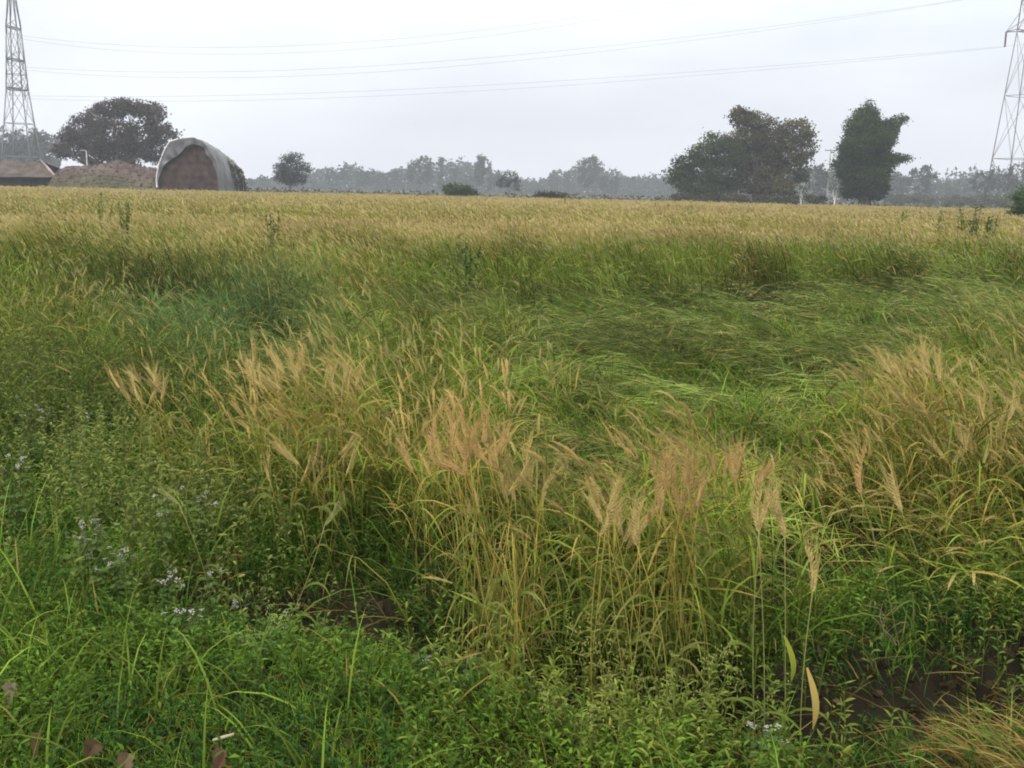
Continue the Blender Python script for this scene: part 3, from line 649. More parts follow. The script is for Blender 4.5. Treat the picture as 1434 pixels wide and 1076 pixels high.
# utility pole between grove and creeper tree
b = basept(1157, 160); root = empty('utility_pole', b, 'thin utility pole with a small crossarm rising between the grove and creeper covered tree', 'utility pole')
zt = ony(1157, 208, 160)[2] - b[2]
m1 = MB(); tube(m1, [(0, 0, -.3), (0, 0, zt * .5), (0, 0, zt)], [.11, .09, .07], (.30, .29, .28), 6); m1.build('pole', MSTEEL, root, smooth=True)
m1 = MB(); bar(m1, (-.9, -.09, zt - .3), (.9, -.09, zt - .3), .07, (.22, .21, .20)); m1.build('crossarm', MSTEEL, root)
for q in (-.8, 0, .8):
    m1 = MB(); tube(m1, [(q, -.09, zt - .25), (q, -.09, zt - .02)], [.05, .03], (.4, .38, .35), 6); m1.build('insulator', MSTEEL, root)
# thin pale post before the rain tree
b = basept(124, 128); root = empty('pale_post', b, 'thin pale post in front of the rain tree, rising above the brick heap', 'post')
zt = ony(124, 212, 128)[2] - b[2]
m1 = MB(); tube(m1, [(0, 0, -.3), (0, 0, zt)], [.06, .05], (.50, .50, .50), 6); m1.build('pole', MSTEEL, root, smooth=True)
m1 = MB(); tube(m1, [(0, 0, zt - .02), (-.3, 0, zt + .12), (-.7, 0, zt + .05)], [.035, .03, .05], (.55, .55, .55), 6); m1.build('arm', MSTEEL, root)

# ------------------------------------------------------------------ brick heaps, tiled roof, tarp covered stack
def heap(name, label, cat, D, pts, depth, c1, c2, rows=26):
    """long heap whose crest follows pts (photograph pixels) at distance D"""
    pts = [(ony(px_, py_, D)[0], max(ony(px_, py_, D)[2], .1)) for px_, py_ in pts]
    xs_ = np.linspace(pts[0][0], pts[-1][0], 150); top = np.interp(xs_, [p[0] for p in pts], [p[1] for p in pts])
    ysl = np.linspace(-1, 1, rows); X_, T_ = np.meshgrid(xs_, ysl); H = np.broadcast_to(top, X_.shape)
    Z_ = H * np.clip(1 - np.abs(T_) ** 1.6, 0, 1) * (1 + .12 * (fbm(X_ * 1.2, T_ * 5, 3) - .5)) + .18 * (vn(X_ * 3, T_ * 12, 5) - .5) * (1 - np.abs(T_)) - .06
    Y_ = D + T_ * depth * (.8 + .2 * fbm(X_ * .4, T_, 6))
    ii = np.arange(rows * 150).reshape(rows, 150); mb = MB()
    k = np.clip((fbm(X_ * .5, T_ * 3, 8) - .35) * 3, 0, 1)[..., None]
    g = sm(.55, .95, -T_ + .3 * fbm(X_ * .7, T_ * 2, 19))[..., None]
    c = np.array(c1) * (1 - k) + np.array(c2) * k; c = c * (1 - g * .6) + np.array([.07, .075, .035]) * g * .6
    o0 = (np.mean(xs_), D, 0)
    mb.add(np.stack([X_, Y_, Z_], 2), np.stack([ii[:-1, :-1], ii[:-1, 1:], ii[1:, 1:], ii[1:, :-1]], 2), c.reshape(-1, 3))
    # loose bricks and clods
    n = 700; a = rng.integers(0, rows // 2 + 4, n); b_ = rng.integers(2, 148, n)
    for q in range(n):
        p = np.array([X_[a[q], b_[q]], Y_[a[q], b_[q]], Z_[a[q], b_[q]] + .02]); w_ = rng.uniform(.1, .22); d_ = rng.normal(size=3) * .4; d_[2] *= .3
        tube(mb, [p - d_ * w_, p + d_ * w_], w_ * .5, c[a[q], b_[q]] * rng.uniform(.6, 1.6), 4)
    return tag(mb.build(name, MEARTH, origin=o0), label, cat)
heap('brick_heap', 'reddish brown heap of broken brick between the tiled shed and the tarp covered stack', 'brick heap', 124,
     [(78, 262), (86, 236), (100, 233), (128, 232), (146, 228), (164, 224), (176, 227), (190, 232), (215, 236), (236, 238), (250, 262)], 5.5, (.085, .064, .055), (.110, .084, .072))
# low shed with a tiled roof at the left edge
D = 126; Pt = lambda px_, py_, dd=0: ony(px_, py_, D + dd)
root = empty('tiled_shed', tuple(basept(30, D)), 'low shed under a brown tiled roof at the left edge, pale gable edge', 'shed'); ob = np.array(root.location)
x0, x1 = Pt(-40, 240)[0], Pt(58, 240)[0]; x2 = Pt(100, 258)[0]; zr = Pt(20, 224)[2]; ze = Pt(20, 247)[2]
mb = MB(); n_ = 60
def roofz(t): return ze + (zr - ze) * t
for side in (0, 1):
    xs_ = np.linspace(x0, 1, 2)
    U_ = np.linspace(0, 1, 120); T_ = np.linspace(0, 1, 14); UU, TT = np.meshgrid(U_, T_)
    Xe = x0 + (x2 - x0) * UU; Xr = x0 + (x1 - x0) * UU; XX = Xe * (1 - TT) + Xr * TT
    YY = D - 4 * (1 - TT) if side == 0 else D + 4 * (1 - TT); ZZ = roofz(TT) + .05 * np.abs(np.sin(UU * 150)) + .04 * ((TT * 13) % 1) - .25 * fbm(UU * 4, TT, 3)
    ii = np.arange(14 * 120).reshape(14, 120); cc = np.array([.085, .070, .060]) * (.7 + .7 * fbm(XX * 1.1, TT * 6, 4))[..., None]
    q_ = np.stack([ii[:-1, :-1], ii[:-1, 1:], ii[1:, 1:], ii[1:, :-1]], 2)
    mb.add(np.stack([XX, YY + 0 * XX, ZZ], 2) - ob, q_, cc.reshape(-1, 3))
o = mb.build('roof', MEARTH, root)
m1 = MB(); zl = roofz(1) + .02
tube(m1, [np.array([x1, D, zl]) - ob, np.array([x1 * .55 + x2 * .45, D - 1.8, ze * .45 + zl * .55]) - ob, np.array([x2, D - 4.0, ze * 1 - .05]) - ob, np.array([x2 + .8, D - 4.3, ze - .8]) - ob], .14, (.34, .27, .25), 6)
m1.build('gable_edge', MEARTH, root)
m1 = MB()
for (xa, xb, ya, yb, cwl) in [(x0, x2 - .6, D - 3.3, D - 3.1, (.045, .04, .036)), (x0, x2 - .6, D + 3.1, D + 3.3, (.06, .05, .045)), (x2 - .9, x2 - .7, D - 3.1, D + 3.1, (.06, .05, .045))]:
    v_ = np.array([(xa, ya, -.2), (xb, ya, -.2), (xb, yb, -.2), (xa, yb, -.2), (xa, ya, ze - .05), (xb, ya, ze - .05), (xb, yb, ze - .05), (xa, yb, ze - .05)]) - ob
    m1.add(v_, [(0, 3, 2, 1), (4, 5, 6, 7), (0, 1, 5, 4), (1, 2, 6, 5), (2, 3, 7, 6), (3, 0, 4, 7)], cwl)
m1.build('wall', MEARTH, root)

# stack under a tarpaulin
D = 122; b = basept(287, D); root = empty('covered_stack', tuple(b), 'big arched brown stack half covered by a grey silver tarpaulin', 'covered stack', rz=R(-10)); k = D / F
Wd, Hh, Ln = 45 * k, ony(280, 197, D)[2] - b[2], 7.0
def arch(a, w, h, y, flat=.72):
    q_ = min(1, max(0, (y + 3.5) / 7.0)) ** 1.4; h = h * (1 - .26 * q_); w = w * (1 - .10 * q_); ca, sa = math.cos(a), math.sin(a)
    return np.array([w * np.sign(ca) * abs(ca) ** .80, y, h * abs(sa) ** .86])
mb = MB(); na_, ny_ = 40, 14; A_ = np.linspace(math.pi, 0, na_)
V = []
for j in range(ny_):
    y = -Ln / 2 + Ln * j / (ny_ - 1)
    for a in A_:
        p = arch(a, Wd * .97, Hh * .95, y); p[0] += rng.normal(0, .05); p[2] += rng.normal(0, .05); V.append(p)
V = np.array(V); ii = np.arange(na_ * ny_).reshape(ny_, na_)
brc = np.array([.050, .034, .029])
mb.add(V, np.stack([ii[:-1, :-1], ii[1:, :-1], ii[1:, 1:], ii[:-1, 1:]], 2), brc * rng.uniform(.7, 1.3, (len(V), 1)))
for y, s in ((-Ln / 2, 1), (Ln / 2, -1)):            # end faces in courses
    nr = 16; VV = []; CC = []
    for r_ in range(nr + 1):
        z = Hh * .95 * r_ / nr; hs, ws = (1, 1) if y < 0 else (.74, .90); z = z * hs; ang = math.asin(min(1, (r_ / nr) ** (1 / .86))); w_ = Wd * .97 * max(math.cos(ang), 1e-3) ** .80
        for q in range(33):
            VV.append(((-w_ + 2 * w_ * q / 32) * ws, y + s * (.10 * vn(q * .7, r_ * 1.3, 3) - .12 * (r_ % 2)), z)); CC.append(brc * (.65 + .8 * vn(q * .5, r_ * .6, 7)) * (1.15 if r_ % 2 else .85))
    ii = np.arange((nr + 1) * 33).reshape(nr + 1, 33); mb.add(VV, np.stack([ii[:-1, :-1], ii[:-1, 1:], ii[1:, 1:], ii[1:, :-1]], 2), np.array(CC))
mb.build('stack', MEARTH, root)
# tarpaulin: shell over the arch, hanging lower on the right and drooping over the front face with a ragged rim
mb = MB(); na_, ny_ = 60, 24; V = []; CC = []
A_ = np.linspace(math.pi * .96, math.pi * .03, na_)
for j in range(ny_):
    for i_, a in enumerate(A_):
        y = -Ln / 2 - .35 + (Ln + .5) * j / (ny_ - 1)
        p = arch(a, Wd * 1.015, Hh * 1.015, y); s_ = 1 + .012 * math.sin(j * 1.9 + i_ * .4) + .02 * (vn(i_ * .35, j * .6, 4) - .5)
        p[0] *= s_; p[2] *= s_; V.append(p); CC.append(np.array([.13, .13, .14]) * (.6 + .7 * vn(i_ * .25, j * .22, 9)))
V = np.array(V); ii = np.arange(na_ * ny_).reshape(ny_, na_)
mb.add(V, np.stack([ii[:-1, :-1], ii[1:, :-1], ii[1:, 1:], ii[:-1, 1:]], 2), np.array(CC))
# front flap hanging down
VV = []; CC = []
for r_ in range(7):
    for i_, a in enumerate(A_):
        t = r_ / 6; drop = (.35 + .35 * vn(i_ * .13, 0, 12) + 1.2 * math.exp(-((i_ - 19) / 9.) ** 2)) * t * (.25 + .75 * math.sin(a))
        e = V[i_]; inw = np.array([-e[0], 0, Hh * .35 - e[2]]); inw = inw / (np.linalg.norm(inw) + 1e-6)
        p = e + inw * drop + np.array([0, -.05 - .12 * math.sin(i_ * .9) * t, 0]); VV.append(p); CC.append(np.array([.10, .10, .11]) * (.5 + .9 * vn(i_ * .3, r_ * .5, 10)))
ii = np.arange(na_ * 7).reshape(7, na_); mb.add(VV, np.stack([ii[:-1, :-1], ii[:-1, 1:], ii[1:, 1:], ii[1:, :-1]], 2), np.array(CC))
tp = mb.build('tarpaulin', MTARP, root, smooth=True)
m1 = MB()                                           # pale rope seam along the left rim and pale strips on the right flank
tube(m1, [V[i_] + [-.04, -.05, .03] for i_ in range(0, 26)], .085, (.62, .62, .62), 6)
m1.build('rope', MTARP, tp, smooth=True)
for q, yy in enumerate((1.0, 2.6)):
    m1 = MB(); pts = [arch(a, Wd * 1.05, Hh * 1.05, yy) for a in np.linspace(math.pi * .30, .04, 9)]; tube(m1, pts, .07, (.40, .41, .42), 4); m1.build('strap', MTARP, tp)
mb = MB(); n = 1200; A2 = rng.uniform(.02, .22, n) * math.pi; pt = np.array([arch(a, Wd * 1.02, Hh * 1.02, y) for a, y in zip(A2, rng.uniform(0, Ln / 2, n))])
quads(mb, pt + rng.normal(0, .12, (n, 3)), .3, np.array([.10, .09, .085]) * rng.uniform(.5, 1.6, n)[:, None]); mb.build('thatch', MT, root)

# ------------------------------------------------------------------ single foreground plants
def pos_path(a, b, sag, K=7):
    t = np.linspace(0, 1, K)[:, None]; p = a * (1 - t) + b * t; p += np.sin(t * np.pi) * np.array(sag); return p
def ear_mesh(name, L, bend, col, awn=.07, seed=0):
    """a bearded ear along local +z: two rows of plump spikelets and fanned bristles"""
    rg = np.random.default_rng(seed); mb = MB(); n = 10
    for k in range(n):
        t = (k + .5) / n; z = L * t; xo = bend * t * t * L
        for s_ in (-1, 1):
            w_ = .0042 * (1 - .45 * abs(t - .4) * 1.6); a = np.array([xo + s_ * .0015, rg.normal(0, .0006), z - .004]); b = a + np.array([s_ * .0042 + bend * .004, rg.normal(0, .001), .013])
            tube(mb, [a, a * .45 + b * .55, b], [w_ * .5, w_, w_ * .25], np.array(col) * rg.uniform(.8, 1.25), 6)
            for _ in range(2):
                d = np.array([s_ * rg.uniform(.02, .26) + bend * .7, rg.normal(0, .12), 1.0]); d /= np.linalg.norm(d); e = b + d * awn * rg.uniform(.5, .95)
                mb.add([b - [.0004, 0, 0], b + [.0004, 0, 0], e + [.0002, 0, 0], e - [.0002, 0, 0]], [(0, 1, 2, 3)], np.array(col) * 1.15)
    tube(mb, [(0, 0, -.004), (bend * .25 * L, 0, L * .5), (bend * L, 0, L)], [.0018, .0015, .0008], np.array(col) * .8, 6)
    me = mb.build(name, MV)
    m = me.data; bpy.data.objects.remove(me); return m
EARS = {'gold': [ear_mesh('ear', .095, b, (.42, .33, .125), seed=i) for i, b in enumerate((-.1, .15, .4))],
        'tan': [ear_mesh('ear', .09, b, (.42, .285, .11), seed=i + 5) for i, b in enumerate((-.2, .2, .5))],
        'green': [ear_mesh('ear', .09, b, (.26, .27, .10), seed=i + 9) for i, b in enumerate((0, .2, .4))],
        'orange': [ear_mesh('ear', .085, b, (.38, .265, .10), seed=i + 12) for i, b in enumerate((0, .3, .6))]}
def add_ear(parent, tip, d, me, sc=1.0, world0=None):
    o = bpy.data.objects.new('ear', me); COL.objects.link(o); o.parent = parent
    q = Vector(d).to_track_quat('Z', 'X'); o.location = Vector(tip) - (Vector(world0) if world0 is not None else Vector((0, 0, 0)))
    o.rotation_mode = 'QUATERNION'; o.rotation_quaternion = q; o.scale = (sc,) * 3; return o
def blade_path(mb, p, w, c0, c1, prof=P_STEM, side=None):
    p = np.asarray(p, float); K = len(p); t = np.linspace(0, 1, K)
    d = np.gradient(p, axis=0); s_ = np.cross(d, np.array(side if side is not None else (0, -1, .2))); s_ /= np.linalg.norm(s_, axis=1)[:, None] + 1e-9
    W = s_ * (w * prof(t) / 2)[:, None]; v = np.stack([p - W, p + W], 1); i_ = np.arange(K - 1) * 2
    c = np.array(c0)[None] * (1 - t)[:, None] + np.array(c1)[None] * t[:, None]
    mb.add(v, np.stack([i_, i_ + 1, i_ + 3, i_ + 2], 1), np.repeat(c[:, None], 2, 1))
def stalk(label, bpx, bpy_, tipx, tipy, ex, ey, kind='gold', leaves=2, stemc=((.12, .15, .03), (.34, .30, .12)), sc=1.0, big=None):
    b = onz(bpx, bpy_, 0.0); b[2] = ground_z(b[0], b[1]); tp_ = ony(tipx, tipy, b[1] + .05); e = ony(ex, ey, b[1] + .05)
    root = empty('wheat_stalk', tuple(b), label, 'wheat stalk', 'separate wheat stalks at the field edge'); rel = lambda p: np.asarray(p) - b
    path = pos_path(rel(b), rel(tp_), (rng.normal(0, .015), 0, 0), 9)
    mb = MB(); tube(mb, path, np.linspace(.0019, .0012, 9), np.repeat(np.linspace(0, 1, 9), 6)[:, None] * (np.array(stemc[1]) - stemc[0]) + stemc[0], 6); mb.build('stem', MV, root)
    for k in range(leaves):
        j = 2 + k * 2; p0 = path[j]; mb = MB(); sg = rng.choice([-1, 1]); L_ = rng.uniform(.12, .2); t = np.linspace(0, 1, 8)
        pp = p0 + np.stack([sg * L_ * np.sin(t * 1.2) * .7, rng.normal(0, .3) * L_ * t, L_ * (.9 * t - 1.1 * t * t)], 1)
        blade_path(mb, pp, .009, (.11, .17, .03), (.20, .22, .05), P_LEAF); mb.build('leaf', MV, root)
    if big:
        (x0_, y0_), (x1_, y1_), wid, cc = big; p0 = rel(ony(x0_, y0_, b[1])); p1 = rel(ony(x1_, y1_, b[1] - .03)); mb = MB()
        blade_path(mb, pos_path(p0, p1, (.01, -.02, 0), 9), wid, cc, np.array(cc) * 1.15, P_OVATE, side=(.2, -1, 0)); tag(mb.build('leaf', MV, root), 'broad yellowed leaf')
    L_ = np.linalg.norm(e - tp_)
    add_ear(root, rel(tp_), tuple(rel(e) - rel(tp_)), EARS[kind][rng.integers(3)], max(.8, min(1.5, L_ / .09)) * sc)
    return root
stalk('golden ear leaning left, leftmost of the three tall ears standing together', 1062, 1050, 1063, 745, 1046, 700, 'gold', 2)
stalk('pale bearded ear tilted right, middle one of the three tall ears together', 1072, 1050, 1062, 742, 1076, 690, 'gold', 1)
stalk('pale nodding ear on a bare stem, rightmost of the three tall ears together', 1103, 1035, 1099, 752, 1088, 700, 'gold', 1, big=((1098, 890), (1108, 955), .017, (.20, .23, .03)))
stalk('short single ear low on the right above a broad yellow hanging leaf', 1122, 1072, 1138, 828, 1152, 775, 'gold', 1, big=((1130, 935), (1138, 1022), .020, (.36, .27, .08)))
stalk('brownish ear on a stem leaning far left, right of the tall ears', 1262, 900, 1205, 690, 1185, 640, 'tan', 1)
stalk('short curved pale ear beside the leaning brownish one', 1330, 880, 1262, 715, 1240, 668, 'gold', 1)
stalk('green stem with a small ear, arching right over the dark hollow', 380, 900, 455, 735, 480, 715, 'green', 2)
stalk('drooping thin ear above the white flowers by the hollow', 300, 820, 250, 705, 225, 690, 'green', 2)

def clump(label, bpx, bpy_, tops, kind, spread=.07, stemc=((.17, .19, .03), (.40, .30, .07)), leaves=2, leafc=((.10, .14, .025), (.26, .24, .07)), ears=True):
    """a tuft of wheat: each stalk a part, its ear a sub-part; tops are photograph pixels of the ear feet"""
    b = onz(bpx, bpy_, 0.0); b[2] = ground_z(b[0], b[1]); root = empty('wheat_clump', tuple(b), label, 'wheat clump', 'taller wheat clumps at the field edge')
    for (tx, ty) in tops:
        s0 = np.array([rng.normal(0, spread), rng.normal(0, spread), 0]); s0[2] = ground_z(b[0] + s0[0], b[1] + s0[1]) - b[2] - .01
        tp_ = ony(tx, ty, b[1] + s0[1] * 2.2) - b
        path = pos_path(s0, tp_, (rng.normal(0, .03), rng.normal(0, .03), .02), 8); mb = MB()
        c = (np.array(stemc[0]) + np.repeat(np.linspace(0, 1, 8), 6)[:, None] * (np.array(stemc[1]) - stemc[0])) * rng.uniform(.7, 1.25)
        tube(mb, path, np.linspace(.0021, .0012, 8), c, 6)
        for k in range(leaves):
            j = rng.integers(1, 6); p0 = path[j]; a = rng.uniform(0, 6.3); L_ = rng.uniform(.12, .26); t = np.linspace(0, 1, 7); dr = rng.uniform(.6, 1.5)
            pp = p0 + np.stack([math.cos(a) * L_ * t * .6, math.sin(a) * L_ * t * .6, L_ * (.9 * t - dr * t * t)], 1)
            blade_path(mb, pp, .009, np.array(leafc[0]) * rng.uniform(.7, 1.4), np.array(leafc[1]) * rng.uniform(.7, 1.2), P_LEAF, side=(math.sin(a) * .5, -1, .3))
        so_ = mb.build('stalk', MV, root)
        if not ears: continue
        d = (path[-1] - path[-2]); d = d / np.linalg.norm(d); d += np.array([rng.normal(0, .30), rng.normal(0, .25), rng.normal(0, .25)])
        add_ear(so_, path[-1], tuple(d), EARS[kind][rng.integers(3)], rng.uniform(.85, 1.15))
    return root
def tops(cx, cy, rx, ry, n):
    return [(cx + rx * rng.uniform(-1, 1), cy + ry * rng.uniform(-1, 1)) for _ in range(n)]
clump('big reddish gold tuft of ears rising left of centre over yellow stems', 695, 905, tops(645, 640, 70, 26, 26), 'tan', .10)
clump('pale drooping ears just right of the reddish tuft', 740, 890, tops(735, 685, 30, 24, 12), 'gold', .06)
clump('short stand of bare yellow straw stems below the reddish tuft', 725, 930, tops(715, 760, 50, 30, 26), 'green', .07, ((.28, .26, .04), (.44, .34, .08)), 3, ears=False)
clump('upright yellowish clump at centre right, ears just above its leaves', 885, 955, tops(868, 735, 32, 36, 16), 'gold', .08, ((.26, .25, .04), (.42, .34, .08)), 3)
clump('orange brown dry tuft hanging left of the three tall ears', 945, 950, tops(950, 705, 30, 30, 22), 'orange', .07)
clump('small orange tuft bent over behind the three tall ears', 1035, 900, tops(1028, 675, 32, 12, 12), 'orange', .07)
clump('golden tuft leaning left beside the leafy weeds on the left', 255, 700, tops(190, 550, 40, 18, 14), 'gold', .12)
clump('wide golden tuft left of centre, ears bunched along its top', 460, 735, tops(425, 535, 75, 22, 22), 'gold', .16)
clump('rusty gold clump standing highest on the right of the flattened patch', 1330, 740, tops(1285, 525, 42, 16, 18), 'gold', .12)
clump('yellow green clump with scattered drooping ears below the wide golden tuft', 455, 770, tops(430, 665, 60, 30, 14), 'gold', .12)
clump('pale clump of ears near the right frame edge', 1400, 800, tops(1370, 620, 50, 35, 18), 'gold', .12)

# white flowered weeds
MPET = veg_mat('petal', .3, .7, .1)
def head_mesh(seed):
    rg = np.random.default_rng(seed); mb = MB()
    for k in range(11):
        a = rg.uniform(0, 6.3); r_ = .013 * math.sqrt(rg.random()); c = np.array([r_ * math.cos(a), r_ * math.sin(a), -r_ * .25 + rg.normal(0, .001)]); s_ = rg.uniform(.0022, .0036)
        for q in range(6):
            an = q * math.pi / 3; d = np.array([math.cos(an), math.sin(an), .5]) * s_; e = np.array([-math.sin(an), math.cos(an), 0]) * s_ * .5
            mb.add([c, c + d * .6 + e, c + d * 1.2, c + d * .6 - e], [(0, 1, 2, 3)], np.array([.44, .43, .40]) * rg.uniform(.7, 1.15))
        tube(mb, [c * .2 + [0, 0, -.02], c], [.0007, .0012], (.12, .16, .05), 6)
    o = mb.build('flower_head', MPET); m = o.data; bpy.data.objects.remove(o); return m
HEADS = [head_mesh(i) for i in range(4)]
def flower_weed(label, px_, py_, nh, h=.26, sp=.05):
    """the flower heads show at px, py"""
    top = onz(px_, py_, h * .9); b = np.array([top[0], top[1] , 0]); b[2] = ground_z(b[0], b[1])
    root = empty('flowering_weed', tuple(b), label, 'flowering weed', 'white flowered weeds on the verge')
    for k in range(int(nh * 1.7)):
        e = np.array([rng.normal(0, sp), rng.normal(0, sp), h * rng.uniform(.75, 1.1)]); path = pos_path(np.zeros(3), e, (rng.normal(0, .01), rng.normal(0, .01), 0), 6)
        mb = MB(); tube(mb, path, np.linspace(.0016, .0009, 6), (.09, .12, .04), 6)
        for q in range(6):
            j = rng.uniform(.5, 4.5); p = path[int(j)]; a = rng.uniform(0, 6.3); L_ = rng.uniform(.02, .045); t = np.linspace(0, 1, 5)
            blade_path(mb, p + np.stack([math.cos(a) * L_ * t, math.sin(a) * L_ * t, L_ * (.4 * t - .5 * t * t)], 1), L_ * .5, np.array([.07, .12, .03]) * rng.uniform(.7, 1.5), (.10, .15, .04), P_OVATE, side=(-math.sin(a) * .2, -.3, 1))
        st = mb.build('stem', MV, root)
        o = bpy.data.objects.new('flower_head', HEADS[rng.integers(4)]); COL.objects.link(o); o.parent = st; o.location = e; o.rotation_euler = (rng.normal(0, .35) + .3, rng.normal(0, .35), rng.uniform(0, 6)); o.scale = (rng.uniform(.6, 1.0),) * 3
for a in [('dense white flowered weed, brightest heads of the left verge group', 135, 752, 11, .24, .035), ('white flowered weed at the lower right of the brightest group', 168, 782, 9, .22, .035),
          ('white flowered weed at the upper left of the brightest group', 112, 762, 5, .24, .03), ('pale flowered weed between the brightest group and the dark hollow', 226, 772, 6, .24, .03),
          ('small pinkish white flowered weed higher on the bank above the hollow', 276, 703, 7, .26, .035), ('white flowered weed at the upper rim of the dark hollow', 292, 745, 4, .24, .03),
          ('single pale flowered weed on the left rim of the hollow', 325, 803, 4, .18, .02), ('low white flowered weed below the brightest group', 252, 868, 5, .16, .03),
          ('tall pale flowered weed far left among the leafy weeds', 42, 570, 7, .40, .07), ('pale flowered weed in the leafy corner, right of the far left one', 98, 604, 6, .38, .07),
          ('faded flowered weed at the left frame edge', 12, 655, 5, .34, .06), ('lone white flower on the right lip of the hollow', 405, 812, 2, .16, .015),
          ('tiny bright white flower at the lower corner of the hollow', 600, 912, 2, .12, .010), ('white flowered weed at bottom right below the three tall ears', 1062, 990, 4, .14, .025),
          ('white flower near the tip of the yellow hanging leaf', 1086, 1022, 3, .12, .02), ('small white flowered weed above the bright grass on the left', 222, 712, 4, .28, .03)]:
    flower_weed(*a)

def feather_weed(label, px_, py_, n, L_, c, up=.5):
    b = onz(px_, py_, 0.02); b[2] = ground_z(b[0], b[1]); root = empty('palmate_weed', tuple(b), label, 'weed', 'weeds with long narrow leaflets')
    for k in range(n):
        a = k * 2.4 + rng.normal(0, .3); h = rng.uniform(.5, 1.2) * up * .3; e = np.array([math.cos(a) * .09, math.sin(a) * .09, h]); mb = MB()
        tube(mb, pos_path(np.zeros(3), e, (0, 0, .02), 5), .0013, np.array(c) * .8, 6)
        for q in range(7):
            an = a + (q - 3) * .42; l_ = L_ * (1 - .08 * abs(q - 3)); t = np.linspace(0, 1, 6)
            blade_path(mb, e + np.stack([math.cos(an) * l_ * t, math.sin(an) * l_ * t, l_ * (.3 * t - .9 * t * t)], 1), .010, np.array(c) * rng.uniform(.8, 1.2), np.array(c) * 1.4, P_OVATE, side=(-math.sin(an) * .2, -.3, 1))
        mb.build('leaf', MV, root)
feather_weed('bluish green weed with fingered leaves at the right end of the hollow', 615, 925, 9, .085, (.075, .150, .035))
feather_weed('fingered green weed low between the central clumps', 830, 960, 8, .075, (.080, .145, .025))
feather_weed('fingered yellowish weed at bottom centre right', 985, 985, 8, .07, (.13, .18, .03))
def bud_weed(label, px_, py_, h, n=6, c=(.15, .19, .04)):
    b = onz(px_, py_, 0.0); b[2] = ground_z(b[0], b[1]); root = empty('budding_weed', tuple(b), label, 'weed', 'tall budding weeds')
    for k in range(n):
        e = np.array([rng.normal(0, .07), rng.normal(0, .07), h * rng.uniform(.6, 1.05)]); path = pos_path(np.zeros(3), e, (rng.normal(0, .02), 0, 0), 10); mb = MB()
        tube(mb, path, np.linspace(.0018, .0008, 10), np.array(c) * .8, 6)
        for q in range(26):
            j = int(rng.integers(1, 10)); p = path[j] + rng.normal(0, .003, 3); a = rng.uniform(0, 6.3); l_ = rng.uniform(.015, .045) * (1.3 - j * .07); t = np.linspace(0, 1, 4)
            blade_path(mb, p + np.stack([math.cos(a) * l_ * t, math.sin(a) * l_ * t, l_ * (.7 * t - .4 * t * t)], 1), .005, np.array(c) * rng.uniform(.6, 1.3), np.array(c) * rng.uniform(1, 1.6), P_OVATE, side=(-math.sin(a) * .2, -.5, .7))
        for q in range(14):
            j = int(rng.integers(6, 10)); p = path[j] + rng.normal(0, .014, 3); tube(mb, [p, p + [0, 0, .004], p + [0, 0, .007]], [.0012, .0024, .001], (.30, .30, .10), 6)
        mb.build('stem', MV, root)
bud_weed('yellow green budding weed left of the orange dry tuft, at the foot', 900, 990, .34, 8)
bud_weed('yellow green budding weed directly below the orange dry tuft', 960, 1000, .40, 8)
bud_weed('spindly budding weed at the foot of the three tall ears', 1010, 985, .36, 6)
bud_weed('light green budding weed near the bottom frame edge at centre', 790, 1035, .22, 6)
bud_weed('olive budding weed crossing the yellowish central clump', 850, 960, .42, 7, (.18, .19, .05))
bud_weed('light green budding weed left of the hollow by the bright grass', 375, 925, .16, 8, (.11, .19, .05))

def dry_leaf(label, px_, py_, L_, w_, c, rot, tilt=.5, edge=None):
    b = onz(px_, py_, .13); g = ground_z(b[0], b[1]); b[2] = max(g + .085, .105); L_ *= .72; w_ *= .8; c = (c[0] * .8, c[1] * .92, c[2] * .85); mb = MB(); K = 13; t = np.linspace(0, 1, K)
    ctr = np.stack([np.cos(rot) * L_ * (t - .5), np.sin(rot) * L_ * .3 * (t - .5), np.sin(rot) * L_ * (t - .5) + .03 * np.sin(t * 3)], 1)
    for s_ in (-1, 1):
        pr_ = w_ * np.sin(np.pi * (.02 + .96 * t)) ** 1.1 * rng.uniform(.7, 1.15, K) / 2
        sd = np.array([-np.sin(rot), .1, np.cos(rot)]) * s_; W = pr_[:, None] * sd + np.array([0, -.45, 0]) * pr_[:, None] + rng.normal(0, .0012, (K, 3))
        v = np.stack([ctr, ctr + W], 1); i_ = np.arange(K - 1) * 2; mb.add(v, np.stack([i_, i_ + 1, i_ + 3, i_ + 2], 1), np.array(c) * rng.uniform(.85, 1.1))
    tube(mb, ctr[::2], .0012, np.array(c) * (edge or .7), 6)
    o = mb.build('dry_leaf', MV, at=tuple(b)); tag(o, label, 'dry leaf', 'dead leaves in the verge grass')
dry_leaf('pale pinkish brown dead leaf standing at the left frame edge', 16, 962, .075, .05, (.26, .18, .13), 1.3)
dry_leaf('dark brown narrow dead leaf, left of the pair in the bottom left corner', 52, 1035, .085, .035, (.13, .075, .04), 1.4)
dry_leaf('brown dead leaf tucked into grass between the corner leaves', 132, 1045, .08, .06, (.15, .09, .055), .6)
dry_leaf('rounded brown dead leaf touching the bottom edge of the photo', 178, 1062, .075, .055, (.20, .12, .08), 1.1)
dry_leaf('reddish dead leaf under a pale broken stalk at bottom', 308, 1058, .085, .05, (.17, .075, .055), 1.3)
p = onz(312, 1034, .13); mb = MB(); tube(mb, [(-.025, 0, -.006), (.0, 0, .002), (.028, 0, .012)], [.003, .0045, .003], (.46, .42, .30), 6)
tube(mb, [(-.012, 0, -.005), (-.016, .01, -.05), (-.014, .015, -.125)], [.003, .003, .002], (.42, .34, .26), 6)
